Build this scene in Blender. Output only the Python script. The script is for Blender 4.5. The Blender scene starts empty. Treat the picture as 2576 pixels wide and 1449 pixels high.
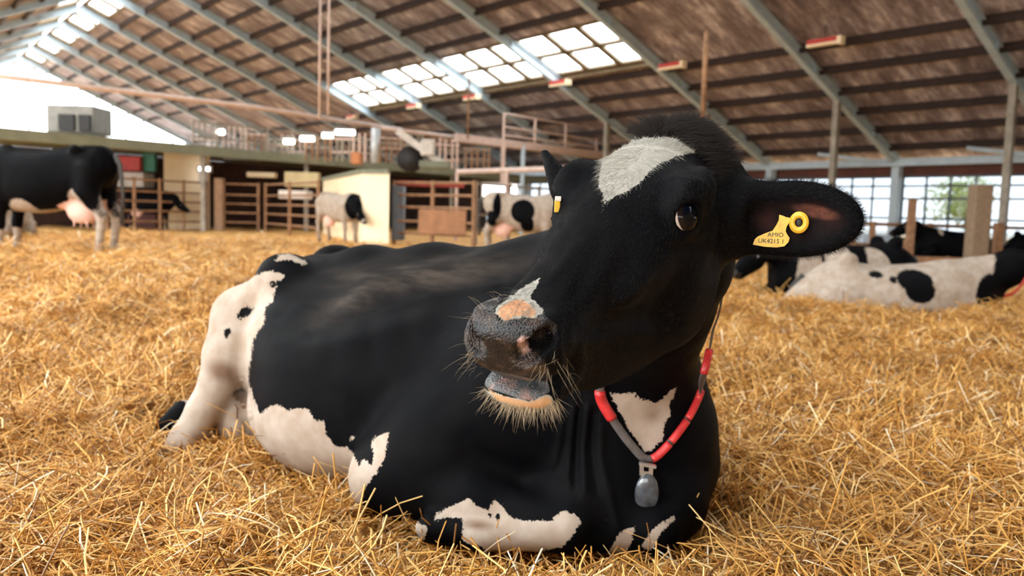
import bpy, math, random
import numpy as np
from mathutils import Vector, Matrix
from mathutils.bvhtree import BVHTree

SC = bpy.context.scene
COL = SC.collection
RNG = np.random.default_rng(7)

# ------------------------------------------------------------------ camera
F_PX = 2065.0                      # focal length in pixels of the 2576-wide frame
TILT, ROLL, CAM_H = 0.091, 0.028, 0.75
_f = np.array([0, math.cos(TILT), -math.sin(TILT)])
_r = np.array([1.0, 0, 0]); _u = np.cross(_r, _f)
_R = math.cos(ROLL)*_r + math.sin(ROLL)*_u
_U = math.cos(ROLL)*_u - math.sin(ROLL)*_r
CAM = np.array([0, 0, CAM_H])

def proj(P):
    P = np.atleast_2d(P) - CAM
    d = np.maximum(P @ _f, 1e-3)
    return np.stack([1288 + F_PX*(P @ _R)/d, 724.5 - F_PX*(P @ _U)/d], 1)

def at(px, py, Y):
    d = _f + (px-1288)/F_PX*_R + (724.5-py)/F_PX*_U
    return CAM + d*(Y/d[1])

cd = bpy.data.cameras.new('camera'); cam = bpy.data.objects.new('camera', cd); COL.objects.link(cam)
M = Matrix.Identity(4)
for i in range(3):
    M[i][0] = _R[i]; M[i][1] = _U[i]; M[i][2] = -_f[i]; M[i][3] = CAM[i]
cam.matrix_world = M
cd.sensor_width = 36.0; cd.lens = F_PX/2576*36.0
cd.clip_start = 0.05; cd.clip_end = 400
cd.dof.use_dof = True; cd.dof.focus_distance = 1.28; cd.dof.aperture_fstop = 4.6
SC.camera = cam

# ------------------------------------------------------------------ barn frame
YAW = 0.677
PV = np.array([math.cos(YAW), math.sin(YAW), 0]); AV = np.array([-math.sin(YAW), math.cos(YAW), 0])
EAVE_P, EAVE_Z, SLOPE, RIDGE_P = 28.1, 2.87, 0.435, 9.7
RIDGE_Z = EAVE_Z + SLOPE*(EAVE_P-RIDGE_P)
LEFT_P = 2*RIDGE_P - EAVE_P
A0, BAY = 9.0, 5.0
def B(p, a, z): return PV*p + AV*a + np.array([0, 0, z])
def roof_z(p): return RIDGE_Z - SLOPE*abs(p-RIDGE_P)

# ------------------------------------------------------------------ world and light
SC.view_settings.view_transform = 'Standard'; SC.view_settings.look = 'None'
SC.view_settings.gamma = 1.0; SC.view_settings.use_curve_mapping = False
SC.view_settings.exposure = 1.02
SC.cycles.use_denoising = True; SC.cycles.use_adaptive_sampling = True; SC.cycles.adaptive_threshold = .02
SC.cycles.max_bounces = 6; SC.cycles.diffuse_bounces = 4; SC.cycles.transparent_max_bounces = 12
SC.cycles.sample_clamp_indirect = 6.0
SC.cycles.caustics_reflective = False; SC.cycles.caustics_refractive = False
w = bpy.data.worlds.new('overcast_sky'); SC.world = w; w.use_nodes = True
bg = w.node_tree.nodes['Background']
bg.inputs[0].default_value = (0.93, 0.965, 1.0, 1); bg.inputs[1].default_value = 4.6

def portal(name, c, x, y, sx, sy):
    l = bpy.data.lights.new(name, 'AREA'); l.shape = 'RECTANGLE'; l.size = sx; l.size_y = sy
    l.cycles.is_portal = True
    o = bpy.data.objects.new(name, l); COL.objects.link(o)
    x = Vector(x).normalized(); y = Vector(y).normalized(); z = x.cross(y)
    m = Matrix((x, y, z)).transposed().to_4x4(); m.translation = Vector(c); o.matrix_world = m
    return o
# the open left side, the added left roof lights, the ridge light and the window band are where daylight enters
def sun(name, direction, strength, angle, color):
    l = bpy.data.lights.new(name, 'SUN'); l.energy = strength; l.angle = angle; l.color = color
    o = bpy.data.objects.new(name, l); COL.objects.link(o)
    o.rotation_euler = Vector(direction).to_track_quat('-Z', 'Y').to_euler()
    return o
# low soft sun through thin cloud, entering by the open left side behind the camera
sun('hazy_sun', (0.52, 0.76, -0.23), 1.1, math.radians(18), (1.0, 0.93, 0.82))

# ------------------------------------------------------------------ helpers: meshes and tags
def tag(o, label, cat, group=None, kind=None):
    if label: o['label'] = label
    if cat: o['category'] = cat
    if group: o['group'] = group
    if kind: o['kind'] = kind
    return o
def thing(name, loc, label, cat, group=None):
    o = bpy.data.objects.new(name, None); COL.objects.link(o); o.location = Vector(loc); o.empty_display_size = .1
    bpy.context.view_layer.update()
    return tag(o, label, cat, group)
def link_mesh(name, me, mat=None, parent=None, smooth=False):
    o = bpy.data.objects.new(name, me); COL.objects.link(o)
    if mat is not None: me.materials.append(mat)
    if smooth: me.polygons.foreach_set('use_smooth', np.ones(len(me.polygons), bool))
    if parent is not None:
        o.parent = parent
        root = parent; off = Vector((0, 0, 0))
        while root is not None: off += root.location; root = root.parent
        # vertices are given in world space: shift them into the parent's frame
        o.matrix_parent_inverse = Matrix.Translation(-off)
    return o
def np_mesh(name, V, Fq, mat=None, parent=None, smooth=False, attrs=None):
    """V (n,3), Fq (m,3) or (m,4) int arrays"""
    V = np.asarray(V, np.float32); Fq = np.asarray(Fq, np.int32)
    me = bpy.data.meshes.new(name); k = Fq.shape[1]
    me.vertices.add(len(V)); me.vertices.foreach_set('co', V.ravel())
    me.loops.add(Fq.size); me.loops.foreach_set('vertex_index', Fq.ravel())
    me.polygons.add(len(Fq)); me.polygons.foreach_set('loop_start', np.arange(len(Fq), dtype=np.int32)*k)
    me.update(calc_edges=True)
    if attrs:
        for n, a in attrs.items():
            at_ = me.attributes.new(n, 'FLOAT', 'POINT'); at_.data.foreach_set('value', np.asarray(a, np.float32))
    return link_mesh(name, me, mat, parent, smooth)

class MB:
    """collects boxes, bars, tubes; builds ONE mesh"""
    def __init__(s): s.v = []; s.f = []
    def add(s, V, Fs):
        n = len(s.v); s.v += [tuple(map(float, p)) for p in V]; s.f += [tuple(n+i for i in f) for f in Fs]; return s
    def obox(s, c, ax, ay, az, hx, hy, hz):
        c = np.array(c, float); V = []
        for i in (-1, 1):
            for j in (-1, 1):
                for k in (-1, 1): V.append(c + i*hx*np.array(ax) + j*hy*np.array(ay) + k*hz*np.array(az))
        s.add(V, [(0,1,3,2),(4,6,7,5),(0,4,5,1),(2,3,7,6),(0,2,6,4),(1,5,7,3)]); return s
    def bar(s, a, b, wd, ht, up=(0, 0, 1)):
        a = np.array(a, float); b = np.array(b, float); d = b-a; L = np.linalg.norm(d); d /= L
        x = np.cross(d, up); x /= np.linalg.norm(x); y = np.cross(x, d)
        return s.obox((a+b)/2, d, x, y, L/2, wd/2, ht/2)
    def tube(s, pts, r, n=8, cap=True, closed=False):
        P = [np.array(p, float) for p in pts]; m = len(P)
        rr = r if hasattr(r, '__len__') else [r]*m
        base = len(s.v); prev = None
        for i in range(m):
            if closed: t = P[(i+1) % m]-P[i-1]
            else: t = P[min(i+1, m-1)]-P[max(i-1, 0)]
            t = t/ (np.linalg.norm(t)+1e-9)
            if prev is None:
                up = np.array([0, 0, 1.]) if abs(t[2]) < .9 else np.array([1., 0, 0])
                x = np.cross(t, up)
            else: x = prev - t*(prev@t)
            x /= np.linalg.norm(x); prev = x; y = np.cross(t, x)
            for j in range(n):
                a = 2*math.pi*j/n
                s.v.append(tuple(P[i] + rr[i]*(math.cos(a)*x+math.sin(a)*y)))
        for i in range(m if closed else m-1):
            i2 = (i+1) % m
            for j in range(n):
                s.f.append((base+i*n+j, base+i*n+(j+1) % n, base+i2*n+(j+1) % n, base+i2*n+j))
        if cap and not closed:
            s.f.append(tuple(base+j for j in range(n))[::-1]); s.f.append(tuple(base+(m-1)*n+j for j in range(n)))
        return s
    def build(s, name, mat, parent=None, smooth=False, bevel=0):
        me = bpy.data.meshes.new(name); me.from_pydata(s.v, [], s.f); me.update()
        o = link_mesh(name, me, mat, parent, smooth)
        if bevel:
            b = o.modifiers.new('bevel', 'BEVEL'); b.width = bevel; b.segments = 2
        return o

# ------------------------------------------------------------------ materials
def srgb(r, g, b):
    f = lambda c: ((c/255+0.055)/1.055)**2.4 if c > 10 else c/255/12.92
    return (f(r), f(g), f(b), 1)
class NT:
    def __init__(s, name):
        s.m = bpy.data.materials.new(name); s.m.use_nodes = True; s.t = s.m.node_tree; s.n = s.t.nodes
        s.b = s.n['Principled BSDF']
    def node(s, typ, **kw):
        n = s.n.new(typ)
        for k, v in kw.items():
            if k.startswith('i_'):
                n.inputs[k[2:].replace('_', ' ')].default_value = v
            else: setattr(n, k, v)
        return n
    def l(s, a, b): s.t.links.new(a, b)
    def noise(s, scale, detail=3, vec=None, rough=.55, dist=0):
        n = s.node('ShaderNodeTexNoise'); n.inputs['Scale'].default_value = scale; n.inputs['Detail'].default_value = detail
        n.inputs['Roughness'].default_value = rough; n.inputs['Distortion'].default_value = dist
        if vec is not None: s.l(vec, n.inputs['Vector'])
        return n.outputs['Fac']
    def coord(s, which='Object'): return s.node('ShaderNodeTexCoord').outputs[which]
    def mapping(s, vec, scale=(1, 1, 1), rot=(0, 0, 0)):
        n = s.node('ShaderNodeMapping'); n.inputs['Scale'].default_value = scale; n.inputs['Rotation'].default_value = rot
        s.l(vec, n.inputs['Vector']); return n.outputs[0]
    def ramp(s, fac, stops, interp='LINEAR'):
        n = s.node('ShaderNodeValToRGB'); n.color_ramp.interpolation = interp
        e = n.color_ramp.elements
        while len(e) > 1: e.remove(e[-1])
        e[0].position = stops[0][0]; e[0].color = stops[0][1]
        for p, c in stops[1:]:
            q = e.new(p); q.color = c
        s.l(fac, n.inputs[0]); return n.outputs[0]
    def math(s, op, a, b=None, c=None):
        n = s.node('ShaderNodeMath', operation=op)
        for i, v in enumerate((a, b, c)):
            if v is None: continue
            if isinstance(v, (int, float)): n.inputs[i].default_value = v
            else: s.l(v, n.inputs[i])
        return n.outputs[0]
    def mix(s, fac, a, b, blend='MIX'):
        n = s.node('ShaderNodeMix', data_type='RGBA', blend_type=blend)
        for sock, v in ((n.inputs[0], fac), (n.inputs[6], a), (n.inputs[7], b)):
            if isinstance(v, (int, float, tuple)): sock.default_value = v
            else: s.l(v, sock)
        return n.outputs[2]
    def mapr(s, v, a, b, c=0, d=1, smooth=True):
        n = s.node('ShaderNodeMapRange'); n.interpolation_type = 'SMOOTHSTEP' if smooth else 'LINEAR'
        s.l(v, n.inputs[0])
        for i, x in zip((1, 2, 3, 4), (a, b, c, d)): n.inputs[i].default_value = x
        return n.outputs[0]
    def attr(s, name):
        n = s.node('ShaderNodeAttribute'); n.attribute_name = name; return n
    def bump(s, h, strength=.3, dist=.01):
        n = s.node('ShaderNodeBump'); n.inputs['Strength'].default_value = strength; n.inputs['Distance'].default_value = dist
        s.l(h, n.inputs['Height']); s.l(n.outputs[0], s.b.inputs['Normal']); return n
    def set(s, **kw):
        for k, v in kw.items():
            i = s.b.inputs[k.replace('_', ' ')]
            if isinstance(v, (int, float, tuple)): i.default_value = v
            else: s.l(v, i)
        return s
def simple(name, col, rough=.6, metal=0, var=.12, scale=6, bump=0):
    t = NT(name); c = t.coord(); n = t.noise(scale, 4, c)
    dark = tuple(x*(1-var*1.6) for x in col[:3])+(1,); lite = tuple(min(1, x*(1+var)) for x in col[:3])+(1,)
    t.set(Base_Color=t.ramp(n, [(.3, dark), (.7, lite)]), Roughness=rough, Metallic=metal)
    if bump: t.bump(t.noise(scale*6, 3, c), bump, .01)
    return t.m
# ------------------------------------------------------------------ implicit surface modelling
def smooth_table(T, n=160):
    T = np.array(T, float); t = T[:, 0]; x = np.linspace(t[0], t[-1], n); out = [x]
    for j in range(1, T.shape[1]):
        y = T[:, j]; m = np.gradient(y, t)
        i = np.clip(np.searchsorted(t, x, side='right')-1, 0, len(t)-2); h = t[i+1]-t[i]; u = (x-t[i])/h
        out.append((2*u**3-3*u**2+1)*y[i]+(u**3-2*u**2+u)*h*m[i]+(-2*u**3+3*u**2)*y[i+1]+(u**3-u**2)*h*m[i+1])
    return np.array(out)
class Clay:
    def __init__(s): s.p = []
    def cone(s, a, b, ra, rb, k=.04, op='u', sq=None):
        a = np.array(a, float); b = np.array(b, float); r = max(ra, rb)
        lo = np.minimum(a, b)-r; hi = np.maximum(a, b)+r
        def f(P):
            pa = P-a; ba = b-a; L = ba@ba+1e-12
            h = np.clip((pa@ba)/L, 0, 1); q = pa-h[..., None]*ba
            return np.sqrt((q*q).sum(-1))-(ra+(rb-ra)*h)
        s.p.append((f, lo, hi, k, op)); return s
    def chain(s, pts, rs, k=.04, op='u'):
        for i in range(len(pts)-1): s.cone(pts[i], pts[i+1], rs[i], rs[i+1], k, op)
        return s
    def ell(s, c, rad, axes=None, k=.04, op='u'):
        c = np.array(c, float); rad = np.array(rad, float)
        A = np.eye(3) if axes is None else np.array(axes, float)
        ext = np.sqrt(((A*rad[:, None])**2).sum(0))
        def f(P):
            q = (P-c)@A.T; l = np.sqrt((q*q).sum(-1)); r = np.sqrt(((q/rad)**2).sum(-1))+1e-9
            return np.where(r < .05, -rad.min(), l*(1-1/r))
        s.p.append((f, c-ext, c+ext, k, op)); return s
    def loft(s, O, ax, side, up, T, k=.04, op='u', pw=2.2):
        """T rows: t, half width, low, high, side offset"""
        O = np.array(O, float); E = np.array([ax, side, up], float); S = smooth_table(T)
        t0, t1 = S[0][0], S[0][-1]; V = []
        for t, hw, lo_, hi_, so in S.T:
            for i in (-1, 1):
                for z in (lo_, hi_): V.append(O+np.array([t, so+i*hw, z])@E)
        V = np.array(V)
        def f(P):
            q = (P-O)@E.T; t = q[..., 0]; tc = np.clip(t, t0, t1)
            hw = np.interp(tc, S[0], S[1]); lo_ = np.interp(tc, S[0], S[2]); hi_ = np.interp(tc, S[0], S[3]); so = np.interp(tc, S[0], S[4])
            x = q[..., 1]-so; z = q[..., 2]-(lo_+hi_)/2; b = np.maximum((hi_-lo_)/2, .004); hw = np.maximum(hw, .004)
            r = ((np.abs(x)/hw)**pw+(np.abs(z)/b)**pw)**(1/pw)+1e-6; l = np.sqrt(x*x+z*z)
            d = np.where(l < 1e-4, -np.minimum(hw, b), l*(1-1/r)); d = np.maximum(d, -np.minimum(hw, b))
            e = np.abs(t-tc)
            return np.where(e > 0, np.sqrt(np.maximum(d, 0)**2+e*e)+np.minimum(d, 0)*0, np.maximum(d, np.maximum(t0-t, t-t1)))
        s.p.append((f, V.min(0), V.max(0), k, op)); return s
    def cut(s, kind, *a, **kw):
        getattr(s, kind)(*a, op='s', **kw); return s
    def mesh(s, xs, ys, zs, relax=2):
        Fd = np.full((len(xs), len(ys), len(zs)), .12, np.float32)
        for f, lo, hi, k, op in s.p:
            pad = k*1.6+.03; sl = []
            for c, l, h in ((xs, lo[0], hi[0]), (ys, lo[1], hi[1]), (zs, lo[2], hi[2])):
                i0 = max(np.searchsorted(c, l-pad)-1, 0); i1 = min(np.searchsorted(c, h+pad)+1, len(c)); sl.append(slice(i0, i1))
            if any(q.stop-q.start < 1 for q in sl): continue
            G = np.stack(np.meshgrid(xs[sl[0]], ys[sl[1]], zs[sl[2]], indexing='ij'), -1)
            d = f(G); A = Fd[tuple(sl)]
            if op == 'u':
                h = np.maximum(k-np.abs(A-d), 0)/k; R = np.minimum(A, d)-h*h*k*.25
            else:
                h = np.maximum(k-np.abs(A+d), 0)/k; R = np.maximum(A, -d)+h*h*k*.25
            Fd[tuple(sl)] = R
        return nets(Fd, xs, ys, zs, relax)
def nets(Fd, xs, ys, zs, relax):
    ins = Fd < 0; nx, ny, nz = Fd.shape
    corners = [(i, j, k) for i in (0, 1) for j in (0, 1) for k in (0, 1)]
    cnt = sum(ins[i:nx-1+i, j:ny-1+j, k:nz-1+k].astype(np.int8) for i, j, k in corners)
    act = np.argwhere((cnt > 0) & (cnt < 8)); idx = np.full((nx-1, ny-1, nz-1), -1, np.int32)
    idx[act[:, 0], act[:, 1], act[:, 2]] = np.arange(len(act))
    val = {c: Fd[act[:, 0]+c[0], act[:, 1]+c[1], act[:, 2]+c[2]].astype(float) for c in corners}
    acc = np.zeros((len(act), 3)); n = np.zeros(len(act))
    for c in corners:
        for ax in range(3):
            if c[ax]: continue
            c2 = list(c); c2[ax] = 1; c2 = tuple(c2); a, b = val[c], val[c2]; m = (a < 0) != (b < 0)
            t = np.where(m, a/(a-b+1e-12), 0); p = np.tile(np.array(c, float), (len(act), 1)); p[:, ax] += t
            acc[m] += p[m]; n[m] += 1
    P = act+acc/n[:, None]
    V = np.stack([np.interp(P[:, 0], np.arange(nx), xs), np.interp(P[:, 1], np.arange(ny), ys), np.interp(P[:, 2], np.arange(nz), zs)], 1)
    Q = []
    for ax in range(3):
        a = [slice(None)]*3; b = [slice(None)]*3; a[ax] = slice(0, -1); b[ax] = slice(1, None)
        A = ins[tuple(a)]; Bb = ins[tuple(b)]
        for flip, m in ((0, A & ~Bb), (1, ~A & Bb)):
            e = np.argwhere(m); o1, o2 = [i for i in range(3) if i != ax]
            ok = (e[:, o1] > 0) & (e[:, o2] > 0) & (e[:, o1] < Fd.shape[o1]-1) & (e[:, o2] < Fd.shape[o2]-1); e = e[ok]
            g = []
            for d1, d2 in ((1, 1), (0, 1), (0, 0), (1, 0)):
                q = e.copy(); q[:, o1] -= d1; q[:, o2] -= d2; g.append(idx[q[:, 0], q[:, 1], q[:, 2]])
            g = np.stack(g, 1)
            if (flip == 1) ^ (ax == 1): g = g[:, ::-1]
            Q.append(g)
    Q = np.concatenate(Q); Q = Q[(Q >= 0).all(1)]
    if relax: V = smooth_verts(V, Q, relax)
    return V, Q
def smooth_verts(V, Q, it, lam=.5):
    E = np.concatenate([Q[:, [0, 1]], Q[:, [1, 2]], Q[:, [2, 3]], Q[:, [3, 0]]]); n = len(V)
    deg = np.bincount(E[:, 0], minlength=n)+np.bincount(E[:, 1], minlength=n)+1e-9
    for k in range(it*2):
        l = lam if k % 2 == 0 else -lam*1.03
        S = np.stack([np.bincount(E[:, 0], V[E[:, 1], j], n)+np.bincount(E[:, 1], V[E[:, 0], j], n) for j in range(3)], 1)/deg[:, None]
        V = V+l*(S-V)
    return V
def vnormals(V, Q):
    N = np.cross(V[Q[:, 2]]-V[Q[:, 0]], V[Q[:, 3]]-V[Q[:, 1]]); out = np.zeros_like(V)
    for c in range(4):
        for j in range(3): out[:, j] += np.bincount(Q[:, c], N[:, j], len(V))
    return out/(np.linalg.norm(out, axis=1)[:, None]+1e-12)
def graded(lo, hi, f0, f1, fine, coarse):
    """coordinates from lo to hi: fine spacing between f0 and f1, growing outside"""
    out = [f0]; x = f0; st = fine
    while x > lo: st = min(st*1.08, coarse); x -= st; out.insert(0, x)
    x = f0
    while x < f1: x += fine; out.append(x)
    st = fine
    while x < hi: st = min(st*1.08, coarse); x += st; out.append(x)
    return np.array(out)
def poly_sd(P, poly):
    """signed distance in px, positive inside"""
    poly = np.array(poly, float); d = np.full(len(P), 1e9); ins = np.zeros(len(P), bool)
    for i in range(len(poly)):
        a = poly[i]; b = poly[(i+1) % len(poly)]; e = b-a; w_ = P-a
        t = np.clip((w_@e)/(e@e+1e-9), 0, 1); q = w_-t[:, None]*e; d = np.minimum(d, (q*q).sum(1))
        c = ((a[1] > P[:, 1]) != (b[1] > P[:, 1])) & (P[:, 0] < (b[0]-a[0])*(P[:, 1]-a[1])/(b[1]-a[1]+1e-12)+a[0]); ins ^= c
    return np.where(ins, 1, -1)*np.sqrt(d)
# ------------------------------------------------------------------ pixel rays onto planes of the barn
def _ray(px, py): return _f+(px-1288)/F_PX*_R+(724.5-py)/F_PX*_U
def on_z(px, py, z): d = _ray(px, py); return CAM+d*((z-CAM_H)/d[2])
def on_a(px, py, a): d = _ray(px, py); return CAM+d*(a/(d@AV))
def on_p(px, py, p): d = _ray(px, py); return CAM+d*(p/(d@PV))
def hz(px): return 536+.028*(px-1288)
def structure(o): o['kind'] = 'structure'; return o

# ------------------------------------------------------------------ barn materials
STEEL = simple('galvanised_steel', srgb(182, 200, 212), .5, .0, .08, 3)
STEEL_DULL = simple('dull_steel', srgb(150, 140, 126), .55, .2, .2, 4)
PINKPIPE = simple('primer_pipe', srgb(214, 188, 176), .5, .05, .10, 5)
TIMBER = simple('dark_timber', srgb(50, 34, 30), .8, 0, .25, 5)
WOOD = simple('fence_timber', srgb(150, 112, 82), .8, 0, .25, 8, .2)
CONCRETE = simple('concrete_post', srgb(140, 118, 96), .9, 0, .15, 10, .2)
CREAM = simple('cream_panel', srgb(252, 232, 196), .6, 0, .03, 2)
OLIVE = simple('green_grey_beam', srgb(122, 124, 104), .6, 0, .12, 3)
DARKWALL = simple('dark_back_wall', srgb(66, 44, 36), .9, 0, .3, 2)
RED = simple('red_paint', srgb(196, 52, 44), .5, 0, .15, 5)
TEAL = simple('teal_sheet', srgb(60, 128, 108), .6, 0, .2, 4)
WHITE = simple('white_plastic', srgb(214, 206, 198), .5, 0, .12, 5)
GREY = simple('grey_machine', srgb(138, 134, 128), .5, .2, .15, 3)
DARK = simple('black_rubber', srgb(34, 30, 30), .6, 0, .2, 5)
ORANGE = simple('orange_bin', srgb(205, 130, 78), .5, 0, .1, 5)
def emit(name, col, s):
    m = bpy.data.materials.new(name); m.use_nodes = True; n = m.node_tree.nodes; b = n['Principled BSDF']
    b.inputs['Base Color'].default_value = col; b.inputs['Emission Color'].default_value = col; b.inputs['Emission Strength'].default_value = s; return m
SKYFR = simple('roof_light_bar', srgb(116, 98, 72), .7, 0, .15, 4)
LAMP = emit('lamp_tube', (1, .93, .82, 1), 7)
DAYPANE = emit('daylit_pane', (.95, .97, 1, 1), 5)
def sheet_material():
    t = NT('fibre_cement_sheet'); c = t.coord('Object')
    rot = t.mapping(c, (1, 1, 1), (0, 0, -YAW))      # x along the slope, y along the barn
    a = t.noise(1.0, 4, t.mapping(rot, (.55, 1.5, .55)), .65); b = t.noise(5, 5, t.mapping(rot, (.4, 1.2, .4)), .7)
    f = t.math('ADD', t.math('MULTIPLY', a, .62), t.math('MULTIPLY', b, .38))
    col = t.ramp(f, [(.35, srgb(98, 86, 88)), (.46, srgb(130, 116, 118)), (.54, srgb(166, 154, 158)), (.64, srgb(228, 220, 224))])
    t.set(Base_Color=col, Roughness=.85)
    w_ = t.node('ShaderNodeTexWave'); w_.bands_direction = 'Y'; w_.inputs['Scale'].default_value = 1.8; t.l(rot, w_.inputs['Vector'])
    t.bump(w_.outputs['Fac'], .35, .05); return t.m
SHEET = sheet_material()
def pane_material():
    m = bpy.data.materials.new('translucent_roof_light'); m.use_nodes = True; nt = m.node_tree; n = nt.nodes
    out = n['Material Output']; n.remove(n['Principled BSDF'])
    tr = n.new('ShaderNodeBsdfTransparent'); tr.inputs[0].default_value = (.97, .98, .97, 1)
    tl = n.new('ShaderNodeBsdfTranslucent'); tl.inputs[0].default_value = (.95, .96, .94, 1)
    mx_ = n.new('ShaderNodeMixShader'); mx_.inputs[0].default_value = .12
    nt.links.new(tr.outputs[0], mx_.inputs[1]); nt.links.new(tl.outputs[0], mx_.inputs[2]); nt.links.new(mx_.outputs[0], out.inputs[0]); return m
PANE = pane_material()
def glass_material():
    m = bpy.data.materials.new('window_glass'); m.use_nodes = True; nt = m.node_tree; n = nt.nodes
    out = n['Material Output']; n.remove(n['Principled BSDF'])
    tr = n.new('ShaderNodeBsdfTransparent'); tr.inputs[0].default_value = (.42, .44, .455, 1)
    gl = n.new('ShaderNodeBsdfGlossy'); gl.inputs['Roughness'].default_value = .1
    mx_ = n.new('ShaderNodeMixShader'); mx_.inputs[0].default_value = .05
    nt.links.new(tr.outputs[0], mx_.inputs[1]); nt.links.new(gl.outputs[0], mx_.inputs[2]); nt.links.new(mx_.outputs[0], out.inputs[0]); return m
GLASS = glass_material()

# ------------------------------------------------------------------ roof
ANEAR, AFAR, DK = -16.0, 71.0, .25
SN = np.array([0, 0, 1.])
def slope_vec(side):
    v = PV*side-np.array([0, 0, SLOPE]); return v/np.linalg.norm(v)
def slab(mb, p0, p1, a0, a1, off=DK, th=.07):
    side = 1 if (p0+p1)/2 > RIDGE_P else -1; s = slope_vec(side); n = np.cross(AV, s)*side
    if n[2] < 0: n = -n
    pm = (p0+p1)/2; L = abs(p1-p0)*math.hypot(1, SLOPE)
    mb.obox(B(pm, (a0+a1)/2, roof_z(pm)+off)+n*th/2, s, AV, n, L/2, (a1-a0)/2, th/2)
SKY0, SKY1 = 19.05, 21.35
RL = 1.42                                  # half width of the ridge light
d = MB()
slab(d, RIDGE_P+RL, SKY0, ANEAR, AFAR); slab(d, SKY1, EAVE_P+.6, ANEAR, AFAR)
slab(d, SKY0, SKY1, ANEAR, 19.15); slab(d, SKY0, SKY1, 39.1, AFAR)
structure(d.build('ceiling', SHEET))
LS0, LS1 = -6.4, 2*RIDGE_P-SKY0
d = MB(); slab(d, LEFT_P-.6, LS0, ANEAR, AFAR); slab(d, LS1, RIDGE_P-RL, ANEAR, AFAR); slab(d, LS0, LS1, ANEAR, -.9); slab(d, LS0, LS1, 69.1, AFAR); structure(d.build('ceiling', SHEET))
wn = 0
# roof lights in four bays: two rows of three panes each
for k in range(4):
    a0 = 19.1+5*k; a1 = a0+5.0; pm = (SKY0+SKY1)/2
    fr_ = MB(); cw = (a1-a0)/3
    for i in range(4): slab(fr_, SKY0, SKY1, max(a0, a0+i*cw-.13), min(a1, a0+i*cw+.13), DK-.03, .12)
    for p in (SKY0+.05, pm, SKY1-.05): slab(fr_, p-.07, p+.07, a0, a1, DK-.03, .12)
    slab(fr_, SKY1, SKY1+.12, a0, a1, DK-.16, .18)
    wn += 1; fo = structure(fr_.build('window_%d' % wn, SKYFR))
    pn = MB()
    for i in range(3):
        for q0, q1 in ((SKY0+.12, pm-.07), (pm+.07, SKY1-.12)): slab(pn, q0, q1, a0+i*cw+.13, a0+(i+1)*cw-.13, DK+.02, .02)
    pn.build('pane', PANE, fo)
for k in range(14):                         # unseen left slope: broad roof lights added to brighten from above
    a0 = -.9+5*k; a1 = a0+5.0; pm = (LS0+LS1)/2; fr_ = MB(); cw = (a1-a0)/3; pn = MB()
    for i in range(4): slab(fr_, LS0, LS1, max(a0, a0+i*cw-.13), min(a1, a0+i*cw+.13), DK-.03, .12)
    for p in (LS0+.05, pm, LS1-.05): slab(fr_, p-.07, p+.07, a0, a1, DK-.03, .12)
    for i in range(3):
        for q0, q1 in ((LS0+.12, pm-.07), (pm+.07, LS1-.12)): slab(pn, q0, q1, a0+i*cw+.13, a0+(i+1)*cw-.13, DK+.02, .02)
    wn += 1; fo = structure(fr_.build('window_%d' % wn, CREAM)); pn.build('pane', PANE, fo)
# near gable wall, unseen behind the camera, added to cut flat frontal light
for p0_, p1_ in ((LEFT_P, RIDGE_P), (RIDGE_P, EAVE_P)):
    V = [B(p0_, ANEAR, -.5), B(p1_, ANEAR, -.5), B(p1_, ANEAR, roof_z(p1_)+DK), B(p0_, ANEAR, roof_z(p0_)+DK)]; V += [v_-AV*.15 for v_ in V]
    m_ = MB(); m_.add(V, [(0, 1, 2, 3), (7, 6, 5, 4), (0, 4, 5, 1), (1, 5, 6, 2), (2, 6, 7, 3), (3, 7, 4, 0)]); structure(m_.build('wall_near_added', CREAM))
# ridge light, one window unit per bay
a = ANEAR
while a < AFAR-1:
    a1 = a+5; wn += 1; fr_ = MB(); pn = MB()
    for sd in (1, -1):
        e0, e1 = RIDGE_P+sd*.1, RIDGE_P+sd*RL; lo, hi = min(e0, e1), max(e0, e1)
        slab(fr_, lo, hi, a, a+.42, DK-.06, .14); slab(fr_, lo, hi, a+4.6, a+5.0, DK-.06, .14); slab(fr_, lo, hi, a+2.38, a+2.62, DK-.06, .14)
        slab(fr_, lo, lo+.16, a, a1, DK-.06, .14); slab(fr_, hi-.16, hi, a, a1, DK-.06, .14)
        slab(pn, lo, hi, a, a1, DK+.07, .02)
    fo = structure(fr_.build('window_%d' % wn, SKYFR)); pn.build('pane', PANE, fo); a = a1
# purlins
p = 27.46; 
while p > LEFT_P:
    if abs(p-RIDGE_P) > RL+.2 and not (SKY0-.1 < p < SKY1+.1):
        m_ = MB(); z = roof_z(p)+DK-.09; m_.obox(B(p, (ANEAR+AFAR)/2, z), PV, AV, SN, .06, (AFAR-ANEAR)/2, .115); structure(m_.build('roof_purlin', TIMBER))
    p -= 1.13
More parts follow.
